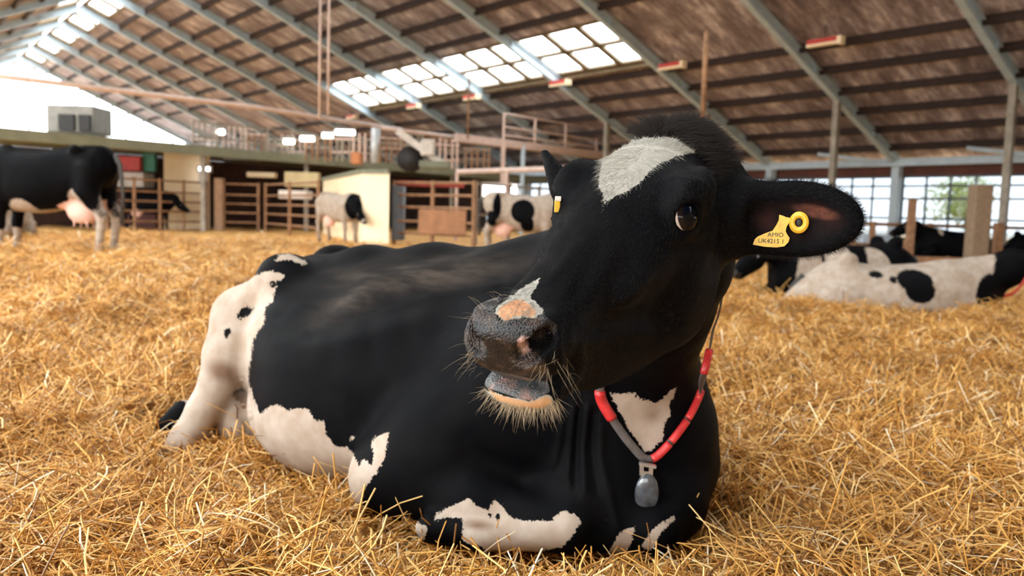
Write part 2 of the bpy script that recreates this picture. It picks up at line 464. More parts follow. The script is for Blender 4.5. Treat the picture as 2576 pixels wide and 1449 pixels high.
# rafters: I sections on both slopes, with column and splice plates
for k in range(-4, 13):
    a = A0+k*BAY
    for sd, pe in ((1, EAVE_P), (-1, LEFT_P)):
        m_ = MB(); s = slope_vec(sd); n = np.cross(AV, s)*sd; n = n if n[2] > 0 else -n
        c0 = B(RIDGE_P+sd*.05, a, roof_z(RIDGE_P)); c1 = B(pe, a, roof_z(pe)); mid = (c0+c1)/2; L = np.linalg.norm(c1-c0)/2
        for o_, hx_, hy_ in ((-.17, .10, .013), (.13, .10, .013), (-.02, .012, .16)): m_.obox(mid+n*o_, s, AV, n, L, hx_, hy_)
        for t in np.arange(-.8, 1, .4): m_.obox(mid+s*L*t-n*.02, s, AV, n, .03, .095, .15)
        structure(m_.build('roof_rafter', STEEL))
    m_ = MB(); m_.obox(B(EAVE_P, a, EAVE_Z/2-.1), PV, AV, SN, .16, .13, EAVE_Z/2+.1); structure(m_.build('wall_column', STEEL))
    m_ = MB(); m_.obox(B(LEFT_P, a, EAVE_Z/2-.1), PV, AV, SN, .16, .13, EAVE_Z/2+.1); structure(m_.build('wall_column', STEEL))
    if k <= 3 and k >= -1:
        p = 24.0; m_ = MB(); m_.obox(B(p, a, roof_z(p)/2-.15), PV, AV, SN, .09, .09, roof_z(p)/2); structure(m_.build('inner_column', STEEL_DULL))
# eave beam, header board, knee braces and right wall with its window band
m_ = MB(); m_.obox(B(EAVE_P-.25, 27, EAVE_Z-.03), PV, AV, SN, .08, 44, .13); structure(m_.build('eave_beam', STEEL))
m_ = MB(); m_.obox(B(EAVE_P+.25, 27, EAVE_Z-.33), PV, AV, SN, .05, 44, .20); structure(m_.build('trim_1', simple('header_board', srgb(88, 48, 36), .8, 0, .2, 2)))
m_ = MB(); m_.obox(B(EAVE_P+.3, 27, -.1), PV, AV, SN, .1, 44, .33); structure(m_.build('wall_right', CONCRETE))
WFR = simple('window_bar', srgb(62, 74, 84), .5, .1, .1, 4)
for k in range(-4, 12):
    a0 = A0+k*BAY+.15; a1 = a0+BAY-.3; fr_ = MB(); P0 = EAVE_P+.2
    for z in (.26, .95, 1.62, 2.05, 2.36): fr_.obox(B(P0, (a0+a1)/2, z), PV, AV, SN, .03, (a1-a0)/2, .035)
    for t in np.linspace(0, 1, 7): fr_.obox(B(P0, a0+(a1-a0)*t, 1.3), PV, AV, SN, .03, .03, 1.07)
    wn += 1; fo = structure(fr_.build('window_%d' % wn, WFR)); g_ = MB(); g_.obox(B(P0+.03, (a0+a1)/2, 1.3), PV, AV, SN, .004, (a1-a0)/2, 1.05); g_.build('pane', GLASS, fo)
# knee braces by the eave
for k in (0, 1, 2):
    a = A0+k*BAY; m_ = MB(); m_.bar(B(EAVE_P-.3, a+.1, EAVE_Z-.05), B(EAVE_P-1.4, a+2.2, EAVE_Z+.25), .10, .12); structure(m_.build('wall_brace', STEEL))
# far gable: open frame of thin posts
for p in (7.0, 10.5, 13.7, 17.2, 20.8):
    m_ = MB(); m_.obox(B(p, 71, roof_z(p)/2), PV, AV, SN, .06, .06, roof_z(p)/2); structure(m_.build('gable_post', DARK))
# outside yard
m_ = MB(); m_.obox((0, 20, -.75), (1, 0, 0), (0, 1, 0), SN, 170, 170, .05); structure(m_.build('ground', simple('yard_concrete', srgb(190, 186, 176), .9, 0, .1, .3)))

# ------------------------------------------------------------------ raised platform across the barn
PZ = 2.45
bA, bB = on_z(-40, 332, PZ), on_z(1420, 457, PZ)
tag(MB().bar(bA, bB, .25, .30).build('platform_beam', OLIVE), 'long green-grey edge beam of the raised platform across the barn', 'beam')
dirb = (bB-bA)/np.linalg.norm(bB-bA); back = np.cross(SN, dirb); back = back if back[1] > 0 else -back
m_ = MB(); m_.obox((bA+bB)/2+back*2.6+SN*.05, dirb, back, SN, np.linalg.norm(bB-bA)/2, 2.5, .05); tag(m_.build('platform_deck', OLIVE), 'deck of the raised platform behind its green-grey edge beam', 'platform')
m_ = MB(); m_.obox((bA+bB)/2+back*5.2-SN*(PZ/2+.1), dirb, back, SN, np.linalg.norm(bB-bA)/2, .08, PZ/2+.1); structure(m_.build('wall_back', DARKWALL))
def along(px, y0=None):
    """point on the beam line at pixel column px"""
    d = _ray(px, 400); A = np.array([[d[0], -dirb[0]], [d[1], -dirb[1]]]); t = np.linalg.solve(A, (bA-CAM)[:2]); return np.array([*(CAM+d*t[0])[:2], 0.])
def up_z(P, px, py):
    """height above world zero of pixel row py over ground point P"""
    d = _ray(px, py); t = (P[1]-CAM[1])/d[1]; return (CAM+d*t)[2]
for x, wd_ in ((520, 'right of the cream wall panel'), (780, 'left of the cream cabin'), (1146, 'between the cream cabin and the far ear')):
    q = along(x); tag(MB().bar(q+back*.2+SN*-.2, q+back*.2+SN*(PZ-.15), .14, .14, (1, 0, 0)).build('platform_post', STEEL_DULL), 'steel post under the raised platform beam, '+wd_, 'post', 'posts under the platform beam')
# guard rail on the platform
pz = along(500); q2 = along(1240)
gr = thing('guard_rail', pz+SN*PZ, 'thin pale guard rail on the raised platform in mid picture', 'railing')
rl = MB()
for h in (.45, .95): rl.tube([along(500)+back*.3+SN*(PZ+h), along(1240)+back*.3+SN*(PZ+h)], .03, 6)
rl.build('rail', STEEL_DULL, gr)
for x in range(500, 1241, 62): MB().tube([along(x)+back*.3+SN*PZ, along(x)+back*.3+SN*(PZ+1.0)], .03, 6).build('post', STEEL_DULL, gr)

# pink transport pipe across the barn
tag(MB().tube([on_z(-200, 168, 3.8), on_z(240, 221, 3.75), on_z(640, 270, 3.7), on_z(1010, 327, 3.65)], .075, 8).build('transport_pipe', PINKPIPE, smooth=True), 'long pale pink pipe slung across the barn on the left', 'pipe')
tag(MB().tube([on_z(960, 322, 3.6), on_z(1150, 346, 3.5)], .06, 8).build('transport_pipe', PINKPIPE, smooth=True), 'short pale pink pipe leading to the catwalk', 'pipe')
# catwalk with railing
c0, c1 = on_z(1145, 345, 3.45), on_z(1560, 395, 3.45); cdir = (c1-c0)/np.linalg.norm(c1-c0); cb = np.cross(SN, cdir); cb = cb if cb[1] > 0 else -cb
cw_ = thing('catwalk', c0, 'pale pink steel catwalk with railing left of the cow head', 'catwalk')
MB().bar(c0, c1, .1, .28).bar(c0+cb*.8, c1+cb*.8, .1, .2).build('girder', PINKPIPE, cw_)
MB().obox((c0+c1)/2+cb*.4+SN*.02, cdir, cb, SN, np.linalg.norm(c1-c0)/2, .4, .03).build('walkway', STEEL_DULL, cw_)
def on_line(P, dr_, px):
    d = _ray(px, 300); A = np.array([[d[0], -dr_[0]], [d[1], -dr_[1]]]); t = np.linalg.solve(A, (P-CAM)[:2]); return np.array([*(CAM+d*t[0])[:2], P[2]])
r0, r1 = on_line(c0, cdir, 1268), on_line(c0, cdir, 1505)
rr_ = MB()
for h in (.30, .62, 1.12): rr_.tube([r0+SN*h, r1+SN*h], .04, 6)
rr_.build('rail', PINKPIPE, cw_)
for x in (1268, 1347, 1424, 1503): q = on_line(c0, cdir, x); MB().tube([q, q+SN*1.14], .055, 6).build('post', PINKPIPE, cw_)
for x, m_ in ((1268, PINKPIPE), (1318, STEEL)):
    q = on_line(c0, cdir, x); tag(MB().bar(q*[1, 1, 0]-SN*.1, q+SN*.0, .16, .16, (1, 0, 0)).build('catwalk_post', m_), 'post holding up the catwalk, %s' % ('painted pink, left one' if x == 1268 else 'bare grey steel, right one'), 'post')
q = on_z(1150, 432, 1.9); q_ = on_z(1420, 424, 1.9)
tag(MB().tube([q, q_], .07, 8).tube([q, q*[1, 1, 0]-SN*.1], .05, 8).tube([(q+q_)/2, (q+q_)/2*[1, 1, 0]-SN*.1], .05, 8).build('water_pipe', PINKPIPE), 'pale horizontal water pipe low under the catwalk', 'pipe')
# slender drop pipes
for x, y0, y1, Y, lab in ((1778, 80, 300, 14, 'slender tan pipe hanging from the roof just above the cow poll'), (806, -60, 300, 20, 'left of the two thin pipes hanging from the roof in mid picture'), (828, -60, 290, 20, 'right of the two thin pipes hanging from the roof in mid picture'), (1180, 200, 350, 26, 'grey drop pipe hanging behind the catwalk end')):
    t0 = at(x, y0, Y); t1 = t0*1; t1[2] = at(x, y1, Y)[2]; t0[2] = min(max(t0[2], t1[2]+1), roof_z(float(t0@PV)))
    if y0 > 50: t0[2] = at(x, y0, Y)[2]
    tag(MB().tube([t0, t1], .045 if x > 1700 else .03, 8).build('drop_pipe', PINKPIPE if x > 800 and x < 1000 else WOOD, smooth=True), lab, 'pipe')
# strip lamps with red ends under the rafters
lamp_words = ['largest, at the right', 'second from the right', 'third from the right', 'fourth from the right', 'fifth from the right', 'smallest and leftmost']
for i, (px, py) in enumerate(((2075, 107), (1690, 167), (1408, 210), (1186, 246), (1040, 268), (885, 295))):
    c = on_z(px, py, 5.65); t = thing('strip_lamp', c, 'red and cream strip lamp under the roof, '+lamp_words[i], 'lamp', 'strip lamps along the right roof slope')
    MB().obox(c+SN*.05, AV, PV, SN, .50, .10, .06).build('housing', RED, t)
    MB().obox(c-SN*.045, AV, PV, SN, .52, .08, .035).obox(c-AV*.47, AV, PV, SN, .06, .11, .11).build('diffuser', CREAM, t)
    MB().tube([c+SN*.1, c*[1, 1, 0]+SN*(roof_z(float(c@PV))+.15)], .012, 6).build('hanger', DARK, t)

# ------------------------------------------------------------------ pens, partitions, equipment
GZ = -.12
def fence(name, px0, py0, px1, py1, hs, n, mat, label, pr=.05, rr=.035, thick=None, cat='fence', gz=GZ):
    A_, B_ = on_z(px0, py0, gz), on_z(px1, py1, gz); t = thing(name, (A_+B_)/2, label, cat)
    for h in hs: MB().tube([A_+SN*h, B_+SN*h], rr, 6).build('rail', mat, t)
    for i in range(n):
        q = A_+(B_-A_)*i/(n-1); MB().tube([q-SN*.1, q+SN*(max(hs)+.06)], pr, 8).build('post', mat, t)
    return t
H5 = (.3, .62, .92, 1.22, 1.58)
fence('pen_fence', 270, 582, 520, 580, H5, 5, WOOD, 'tubular pen fence between the standing cow rump and the stout post')
fence('pen_fence', 560, 581, 650, 583, H5, 2, WOOD, 'short tubular fence right of the stout post')
fence('pen_fence', 668, 584, 800, 600, H5, 3, WOOD, 'tubular pen fence left of the cream cabin')
fence('pen_fence', 990, 614, 1190, 626, (.3, .6, .95, 1.25, 1.55), 3, WOOD, 'tubular pen fence right of the cream cabin')
fence('pen_fence', 1195, 618, 1420, 612, (.4, .8, 1.2, 1.6), 4, STEEL_DULL, 'grey tubular fence behind the spotted standing cow')
fence('pen_fence', 2040, 655, 2600, 662, (.85,), 5, WOOD, 'brown rail fence behind the white lying cow', .07, .05)
q0, q1 = on_z(1980, 648, -.02), on_z(2620, 668, -.02)
tag(MB().bar(q0, q1, .16, .22).build('kerb_board', WOOD), 'long brown kerb board behind the white lying cow', 'board')
for px, pb, pt, wd, m_, lab in ((2285, 655, 500, .14, WOOD, 'brown timber post right of the cow ear'), (2505, 662, 560, .16, WOOD, 'short brown post at the right edge'), (2140, 650, 555, .12, WOOD, 'brown post half hidden below the cow ear tip')):
    q = on_z(px, pb, -.05); tag(MB().bar(q-SN*.1, q*[1, 1, 0]+SN*up_z(q, px, pt), wd, wd, (1, 0, 0)).build('timber_post', m_), lab, 'post')
q = on_z(2452, 672, -.1); zt = up_z(q, 2452, 465); m_ = MB(); m_.obox(q+SN*(zt-q[2])/2, (1, 0, 0), (0, 1, 0), SN, .19, .16, (zt-q[2])/2)
tag(m_.build('concrete_post', CONCRETE, bevel=.04), 'thick concrete post with a rounded top at the right', 'post')
q = on_z(2242, 655, 0); tag(MB().bar(q, on_z(2242, 655, 0)*[1, 1, 0]+np.array([.38, 0, .48]), .09, .09).build('fence_brace', WOOD), 'slanting brown brace beside the timber post', 'brace')
q = on_z(553, 581, GZ); tag(MB().bar(q-SN*.1, q+SN*1.75, .30, .26, (1, 0, 0)).build('gate_post', simple('tan_post', srgb(176, 142, 112), .7, 0, .15, 4)), 'stout tan gate post in the left pens', 'post')
# cream wall panel and cream cabin
A_, B_ = on_z(396, 577, GZ)+np.array([0, .5, 0]), on_z(500, 578, GZ)+np.array([0, .5, 0]); zt = up_z(B_, 450, 380)
m_ = MB(); m_.obox((A_+B_)/2*[1, 1, 0]+np.array([0, .3, (zt+GZ)/2]), (B_-A_)/np.linalg.norm(B_-A_), (0, 1, 0), SN, np.linalg.norm(B_-A_)/2, .25, (zt-GZ)/2)
tag(m_.build('wall_panel', CREAM), 'tall cream wall panel behind the left pen fence', 'wall panel')
C0_, C1_ = on_z(908, 614, GZ), on_z(977, 617, GZ); e = (C1_-C0_)/np.linalg.norm(C1_-C0_); L0 = on_z(812, 590, GZ); zt = up_z(C1_, 975, 437)
ww = C0_-L0; V = []
base = [C0_, C1_, C1_-ww, L0]
m_ = MB(); m_.add([p_ for p_ in base]+[p_*[1, 1, 0]+SN*zt for p_ in base], [(0, 1, 2, 3), (4, 5, 6, 7), (0, 1, 5, 4), (1, 2, 6, 5), (2, 3, 7, 6), (3, 0, 4, 7)])
cb_ = thing('cabin', (C0_+L0)/2, 'cream box-shaped cabin behind the small pale heifer', 'cabin')
m_.build('wall', CREAM, cb_)
MB().bar(C0_*[1, 1, 0]+SN*(zt+.05), C1_*[1, 1, 0]+SN*(zt+.05), .12, .1).bar(C0_*[1, 1, 0]+SN*(zt+.05), L0*[1, 1, 0]+SN*(zt+.05), .12, .1).build('roof_edge', OLIVE, cb_)
def box_px(name, x0, y0, x1, y1, Y, dep, mat, label, cat, bevel=.02, parent=None):
    a_ = at(x0, y1, Y); b_ = at(x1, y1, Y); zt = at(x0, y0, Y)[2]; zb = (a_[2]+b_[2])/2; w_ = (b_[0]-a_[0])/2
    m_ = MB(); m_.obox(((a_[0]+b_[0])/2, Y+dep/2, (zt+zb)/2), (1, 0, 0), (0, 1, 0), SN, abs(w_), dep/2, abs(zt-zb)/2)
    o = m_.build(name, mat, parent, bevel=bevel)
    if parent is None: tag(o, label, cat)
    return o
for a_ in (('feed_bin', 296, 392, 352, 430, 28.2, .8, RED, 'dark red bin on a shelf behind the left pen fence', 'bin'),
           ('plastic_tank', 290, 432, 360, 470, 28.1, .9, WHITE, 'white plastic tank below the red bin', 'tank'),
           ('curtain_sheet', 358, 382, 390, 432, 28.4, .2, TEAL, 'teal sheet hanging left of the cream panel', 'sheet'),
           ('feed_barrier', 300, 486, 392, 572, 28.0, .3, simple('maroon_board', srgb(84, 46, 42), .8, 0, .3, 3), 'dark maroon boards behind the left pen fence', 'boards'),
           ('light_box', 620, 432, 690, 446, 29.0, .4, CREAM, 'long cream box above the pens', 'box'),
           ('light_box', 715, 432, 800, 470, 28.0, .4, simple('olive_cream', srgb(196, 176, 130), .6, 0, .12, 2), 'olive cream cabinet above the pens beside the cabin', 'box'),
           ('milk_tank', 700, 478, 770, 500, 26.5, .9, WHITE, 'low white tank behind the middle pen fence', 'tank'),
           ('feed_hopper', 882, 382, 905, 412, 28.6, .5, ORANGE, 'small orange hopper on the platform', 'hopper'),
           ('control_cabinet', 560, 380, 640, 402, 29.5, .8, GREY, 'long grey control cabinet on the platform', 'cabinet'),
           ('control_cabinet', 655, 384, 770, 404, 29.8, .8, OLIVE, 'olive control cabinet on the platform', 'cabinet'),
           ('blue_drum', 984, 466, 1012, 605, 20.8, .5, simple('blue_grey_steel', srgb(96, 106, 116), .5, .2, .1, 4), 'tall blue-grey gate panel right of the cabin', 'panel'),
           ('pen_partition', 1052, 526, 1172, 590, 19.5, .12, simple('brown_board', srgb(166, 120, 88), .8, 0, .15, 5), 'brown board partition right of the cabin', 'partition'),
           ('red_beam', 1000, 454, 1168, 470, 21.0, .12, simple('dull_red', srgb(150, 52, 40), .7, 0, .2, 5), 'dull red beam over the board partition', 'beam'),
           ('water_trough', 2170, 588, 2240, 612, 20.0, .6, simple('blue_white', srgb(190, 205, 222), .5, 0, .08, 4), 'pale blue water trough beyond the ear', 'trough'),
           ):
    box_px(*a_)
# machine hut on the platform at the left
q = at(175, 330, 25.5); mh = thing('ventilation_unit', q, 'grey ventilation unit with two dark louvres on the left platform', 'ventilation unit')
box_px('housing', 116, 262, 236, 334, 25.5, 1.2, GREY, None, None, .05, mh); box_px('louvre', 146, 286, 186, 328, 25.42, .1, DARK, None, None, .01, mh); box_px('louvre', 197, 288, 226, 330, 25.42, .1, DARK, None, None, .01, mh)
# rotary machine with dark drum on the platform
q = at(1040, 420, 27.5); mc = thing('conveyor_machine', q, 'pale conveyor machine with a dark drum on the platform', 'machine')
cd_ = at(1030, 400, 27.5); rad_ = .42; pts = [cd_+np.array([0, .0, 0]), cd_+np.array([0, .6, 0])]
MB().tube(pts, rad_, 20).build('drum', DARK, mc, True)
MB().bar(at(1000, 330, 27.4), at(1090, 395, 27.4), .2, .22).bar(at(1090, 395, 27.4), at(1130, 420, 27.4), .2, .16).build('arm', WHITE, mc)
MB().obox(at(1076, 372, 27.3), (1, 0, 0), (0, 1, 0), SN, .22, .2, .26).build('motor', WHITE, mc, bevel=.05)
MB().obox(at(1095, 415, 27.4), (1, 0, 0), (0, 1, 0), SN, .5, .3, .12).build('foot', OLIVE, mc, bevel=.03)
tag(MB().tube([at(944, 410, 27), at(945, 322, 27)], .14, 12).build('standpipe', simple('pale_blue_steel', srgb(196, 200, 204), .4, .2, .08, 4), smooth=True), 'pale blue vertical standpipe on the platform', 'pipe')
# clutter of stanchions and hoses seen above the platform
words = ['leftmost of the row', 'second from the left', 'third from the left', 'fourth from the left', 'fifth from the left', 'sixth, in the middle of the row', 'seventh, just left of the orange hopper', 'eighth, just right of the orange hopper', 'ninth, right of the standpipe', 'tenth, behind the dark drum', 'eleventh, right of the dark drum', 'rightmost, under the catwalk']
for i, (x, y0, y1, Y) in enumerate(((515, 306, 382, 30), (590, 318, 388, 31), (640, 335, 392, 29), (690, 352, 396, 30), (738, 340, 400, 31), (800, 345, 405, 29), (862, 350, 406, 30), (918, 335, 408, 30), (985, 345, 410, 31), (1035, 340, 420, 33), (1120, 350, 425, 30), (1200, 372, 436, 30))):
    b_ = at(x, y1, Y); t_ = at(x, y0, Y); u_ = thing('milking_stanchion', b_, 'pale steel milking stanchion '+words[i], 'stanchion', 'milking stanchions on the platform')
    for dx in (-.42, -.2, 0, .25, .42): MB().tube([b_+np.array([dx, 0, 0]), b_*[1, 1, 0]+np.array([dx, 0, t_[2]])], .04, 6).build('post', (STEEL_DULL, PINKPIPE, WOOD)[i % 3], u_)
    for fz in ((.4, 1), (.3, .8), (.55, .95))[i % 3]: z = b_[2]+(t_[2]-b_[2])*fz; MB().tube([b_*[1, 1, 0]+np.array([-.5, 0, z]), b_*[1, 1, 0]+np.array([.5, 0, z])], .035, 6).build('rail', (PINKPIPE, STEEL_DULL)[i % 2], u_)
lw = ['leftmost, round', 'second, left of the strip row', 'third, in the strip row', 'fourth, in the strip row', 'rightmost and longest']
for i, (x, y, wd) in enumerate(((555, 332, 10), (727, 356, 18), (773, 349, 26), (824, 341, 18), (868, 333, 40))):
    c = at(x, y, 29); t = thing('work_light', c, 'white work light glowing above the platform, '+lw[i], 'lamp', 'work lights above the platform')
    MB().obox(c, (1, 0, 0), (0, 1, 0), SN, wd/2065*29/2+.05, .08, .08).build('tube', LAMP, t, bevel=.03); MB().obox(c+SN*.12, (1, 0, 0), (0, 1, 0), SN, wd/2065*29/2+.08, .12, .04).build('housing', GREY, t)
# daylit panes in the back wall
for (x0, y0, x1, y1, Y, dv) in ((1214, 461, 1301, 508, 27.0, 2), (499, 418, 531, 432, 28.0, 1), (503, 436, 520, 462, 28.1, 1)):
    wn += 1; a_ = at(x0, y0, Y); b_ = at(x1, y1, Y); c = (a_+b_)/2; hw, hh = abs(b_[0]-a_[0])/2, abs(a_[2]-b_[2])/2; f_ = MB()
    for s_ in (-1, 1): f_.obox(c+np.array([s_*hw, 0, 0]), (1, 0, 0), (0, 1, 0), SN, .03, .05, hh+.03); f_.obox(c+np.array([0, 0, s_*hh]), (1, 0, 0), (0, 1, 0), SN, hw, .05, .03)
    if dv == 2: f_.obox(c, (1, 0, 0), (0, 1, 0), SN, .015, .03, hh)
    fo = structure(f_.build('window_%d' % wn, WHITE)); g_ = MB(); g_.obox(c, (1, 0, 0), (0, 1, 0), SN, hw, .01, hh); g_.build('pane', DAYPANE, fo)
# tree outside the right wall
tr = thing('tree', at(2440, 560, 46)*[1, 1, 0]-SN*.7, 'yellow-green leafy tree outside the right window band', 'tree')
c = at(2425, 505, 46); V = []; Fs = []
rg = np.random.default_rng(3); n = 2600; d_ = rg.normal(size=(n, 3)); d_ /= np.linalg.norm(d_, axis=1)[:, None]; r_ = 1.7*rg.random(n)**.4*(1+.3*np.sin(d_[:, 0]*5)); P = c+d_*r_[:, None]*[1, 1, .9]
LV = rg.normal(size=(n, 3)); LV /= np.linalg.norm(LV, axis=1)[:, None]; LU = np.cross(LV, rg.normal(size=(n, 3))); LU /= np.linalg.norm(LU, axis=1)[:, None]
Q = np.stack([P, P+LV*.10+LU*.05, P+LV*.22, P+LV*.10-LU*.05], 1).reshape(-1, 3)
np_mesh('foliage', Q, np.arange(4*n).reshape(n, 4), simple('tree_leaf', srgb(150, 170, 60), .6, 0, .2, 3), tr)
MB().tube([tr.location+Vector((0, 0, 0)), (c[0], c[1], c[2])], [.12, .06], 8).build('trunk', TIMBER, tr)
# ------------------------------------------------------------------ straw bed
def sstep(x, a, b): t = np.clip((x-a)/(b-a), 0, 1); return t*t*(3-2*t)
_rg = np.random.default_rng(11)
_K = []
for wl, am in [(2.6, .030), (1.9, .026), (1.3, .020), (.95, .016), (.7, .015), (.55, .014), (.45, .012), (.38, .011), (.30, .010), (.26, .010), (.22, .009), (.18, .008), (.15, .007), (.13, .006)]:
    for _ in range(2): th_ = _rg.uniform(0, math.pi); _K.append((2*math.pi/wl*math.cos(th_), 2*math.pi/wl*math.sin(th_), _rg.uniform(0, 6.28), am*.75))
CONTACT = np.array([(.52, 2.0), (.34, 1.76), (.13, 1.70), (-.2, 1.74), (-.36, 1.93), (-.5, 2.1), (-.72, 2.25), (-.98, 2.38), (-1.05, 2.6)])
def seg_dist(x, y, P):
    d = np.full(np.shape(x), 1e9)
    for a, b in zip(P[:-1], P[1:]):
        e = b-a; t = np.clip(((x-a[0])*e[0]+(y-a[1])*e[1])/(e@e), 0, 1); d = np.minimum(d, np.hypot(x-a[0]-t*e[0], y-a[1]-t*e[1]))
    return d
def ground(x, y):
    x = np.asarray(x, float); y = np.asarray(y, float); z = np.zeros(np.broadcast(x, y).shape)
    for kx, ky, ph, am in _K: z = z+am*np.sin(kx*x+ky*y+ph+.6*np.sin(ky*.6*x-kx*.5*y))
    amp = .45+.55*sstep(y, 2.4, 4.5); z = z*amp*(1-.6*sstep(y, 14, 20))
    z = z+sstep(y, 3.5, 7.5)*np.clip(-.018*x, -.14, .12)*(1-sstep(y, 14, 20))-.11*sstep(y, 14, 20)
    d = seg_dist(x, y, CONTACT); z = z-.050*np.exp(-(d/.24)**2)
    return z
ys_ = np.concatenate([np.linspace(-18, .4, 30), np.geomspace(.45, 60, 330)]); us_ = np.linspace(-1, 1, 300)
GX, GY = [], []
for y in ys_:
    wd = max(3.0, .85*abs(y)+1.5) if y > 0 else 22
    GX.append(us_*wd*np.abs(us_)**.0); GY.append(np.full(len(us_), y))
GX = np.array(GX); GY = np.array(GY); GZ_ = ground(GX, GY)-.012-.028*(1-sstep(GY, 2, 4))
V = np.stack([GX, GY, GZ_], -1).reshape(-1, 3); ny_, nx_ = GX.shape
i = np.arange(ny_-1)[:, None]*nx_+np.arange(nx_-1)[None]; i = i.ravel(); Fq = np.stack([i, i+1, i+nx_+1, i+nx_], 1)
def straw_ground():
    t = NT('straw_bed'); c = t.coord('Object')
    a = t.noise(38, 6, t.mapping(c, (1, .45, 1), (0, 0, .5)), .75, .8); b = t.noise(2.2, 5, c, .6); e = t.noise(34, 5, t.mapping(c, (.4, 1, 1), (0, 0, -.4)), .75, .8)
    f = t.math('ADD', t.math('MULTIPLY', t.math('MAXIMUM', a, e), .75), t.math('MULTIPLY', b, .25))
    col = t.ramp(f, [(.34, (.20, .075, .010, 1)), (.44, (.56, .26, .055, 1)), (.54, (.82, .45, .135, 1)), (.68, (.95, .66, .32, 1))])
    t.set(Base_Color=col, Roughness=.75); t.bump(f, .9, .05); return t.m
structure(np_mesh('floor', V, Fq, straw_ground(), smooth=True))

def straw_material():
    t = NT('straw'); r_ = t.attr('tone').outputs['Fac']; c = t.coord('Object')
    f = t.math('ADD', r_, t.math('MULTIPLY', t.math('SUBTRACT', t.noise(14, 2, c), .5), .3))
    col = t.ramp(f, [(.0, (.09, .032, .005, 1)), (.26, (.44, .185, .028, 1)), (.56, (.80, .42, .095, 1)), (.86, (.92, .61, .24, 1)), (1, (.95, .82, .60, 1))])
    t.set(Base_Color=col, Roughness=.38); t.b.inputs['Specular IOR Level'].default_value = .45
    return t.m
def straws(n, ylo, yhi, lmin, lmax, r0, lift, seed, ky=0.0, tilt=.30, segs=3, sides=3):
    rg = np.random.default_rng(seed); u = rg.random(n); y = np.sqrt(ylo**2+u*(yhi**2-ylo**2)) if ky == 0 else ylo*(yhi/ylo)**u
    x = (rg.random(n)*2-1)*(.66*y+.80); L = rg.uniform(lmin, lmax, n)*rg.uniform(.5, 1, n)
    az = rg.uniform(0, 2*math.pi, n); el = rg.normal(0, tilt, n)
    up = rg.random(n) < .012*np.where(seg_dist(x, y, CONTACT) < .3, .3, 1); el = np.where(up, rg.uniform(.4, 1.15, n), el)
    d = np.stack([np.cos(az)*np.cos(el), np.sin(az)*np.cos(el), np.sin(el)], 1)
    lf = lift*(1-.55*np.exp(-(seg_dist(x, y, CONTACT)/.22)**2)); z = ground(x, y)+rg.random(n)**1.5*lf+np.abs(np.sin(el))*L*.28
    c = np.stack([x, y, z], 1); cur = rg.normal(0, .22, (n, 3)); cur[:, 2] -= .05
    side = np.cross(d, [0, 0, 1.]); side /= np.linalg.norm(side, axis=1)[:, None]+1e-9; upv = np.cross(side, d)
    rad = r0*rg.uniform(.6, 1.35, n); V = []
    for s_ in np.linspace(-.5, .5, segs):
        p = c+d*(L*s_)[:, None]+cur*(L*(s_*s_*4-.5))[:, None]*.6
        for j in range(sides):
            a = 2*math.pi*j/sides; V.append(p+rad[:, None]*(math.cos(a)*side*1.25+math.sin(a)*upv*.7))
    V = np.stack(V, 1); m = segs*sides; idx = np.arange(n)[:, None]*m; Fs = []
    for s_ in range(segs-1):
        for j in range(sides): j2 = (j+1) % sides; Fs.append(idx+np.array([[s_*sides+j, s_*sides+j2, (s_+1)*sides+j2, (s_+1)*sides+j]]))
    tone = np.clip(rg.beta(2.0, 2.0, n)+rg.choice([0, .35], n, p=[.93, .07]), 0, 1)
    return V.reshape(-1, 3), np.concatenate(Fs), np.repeat(tone, m)
parts = [straws(58000, .95, 2.6, .08, .32, .0017, .085, 1, tilt=.30, segs=5), straws(80000, .95, 2.6, .03, .13, .0011, .07, 11, tilt=.5), straws(90000, 2.2, 4.2, .06, .26, .0020, .07, 2, tilt=.4), straws(88000, 3.8, 7.5, .08, .24, .0028, .05, 4, tilt=.35), straws(30000, 7, 16, .12, .34, .0045, .05, 5)]
V = np.concatenate([p[0] for p in parts]); off = np.cumsum([0]+[len(p[0]) for p in parts]); Fq = np.concatenate([p[1]+o for p, o in zip(parts, off)]); tone = np.concatenate([p[2] for p in parts])
so = np_mesh('loose_straw', V, Fq, straw_material(), attrs=dict(tone=tone)); tag(so, 'deep golden straw bedding spread over the whole barn floor', 'straw', kind='stuff')
# ------------------------------------------------------------------ the lying cow in front
HE = np.array([(-.472, -.78, -.41), (.868, -.492, -.063), (0, 0, 0)])
HE[0] /= np.linalg.norm(HE[0]); HE[1] -= HE[1]@HE[0]*HE[0]; HE[1] /= np.linalg.norm(HE[1]); HE[2] = np.cross(HE[0], HE[1])
HO = np.array([.2742, 1.495, .897])
def H(s, w_, d): return HO+np.array([s, w_, d])@HE
BO = np.array([.27, 2.03, 0.0]); BU = np.array([-.8, .6, 0]); BN = np.array([-.6, -.8, 0]); BZ = np.array([0, 0, 1.])

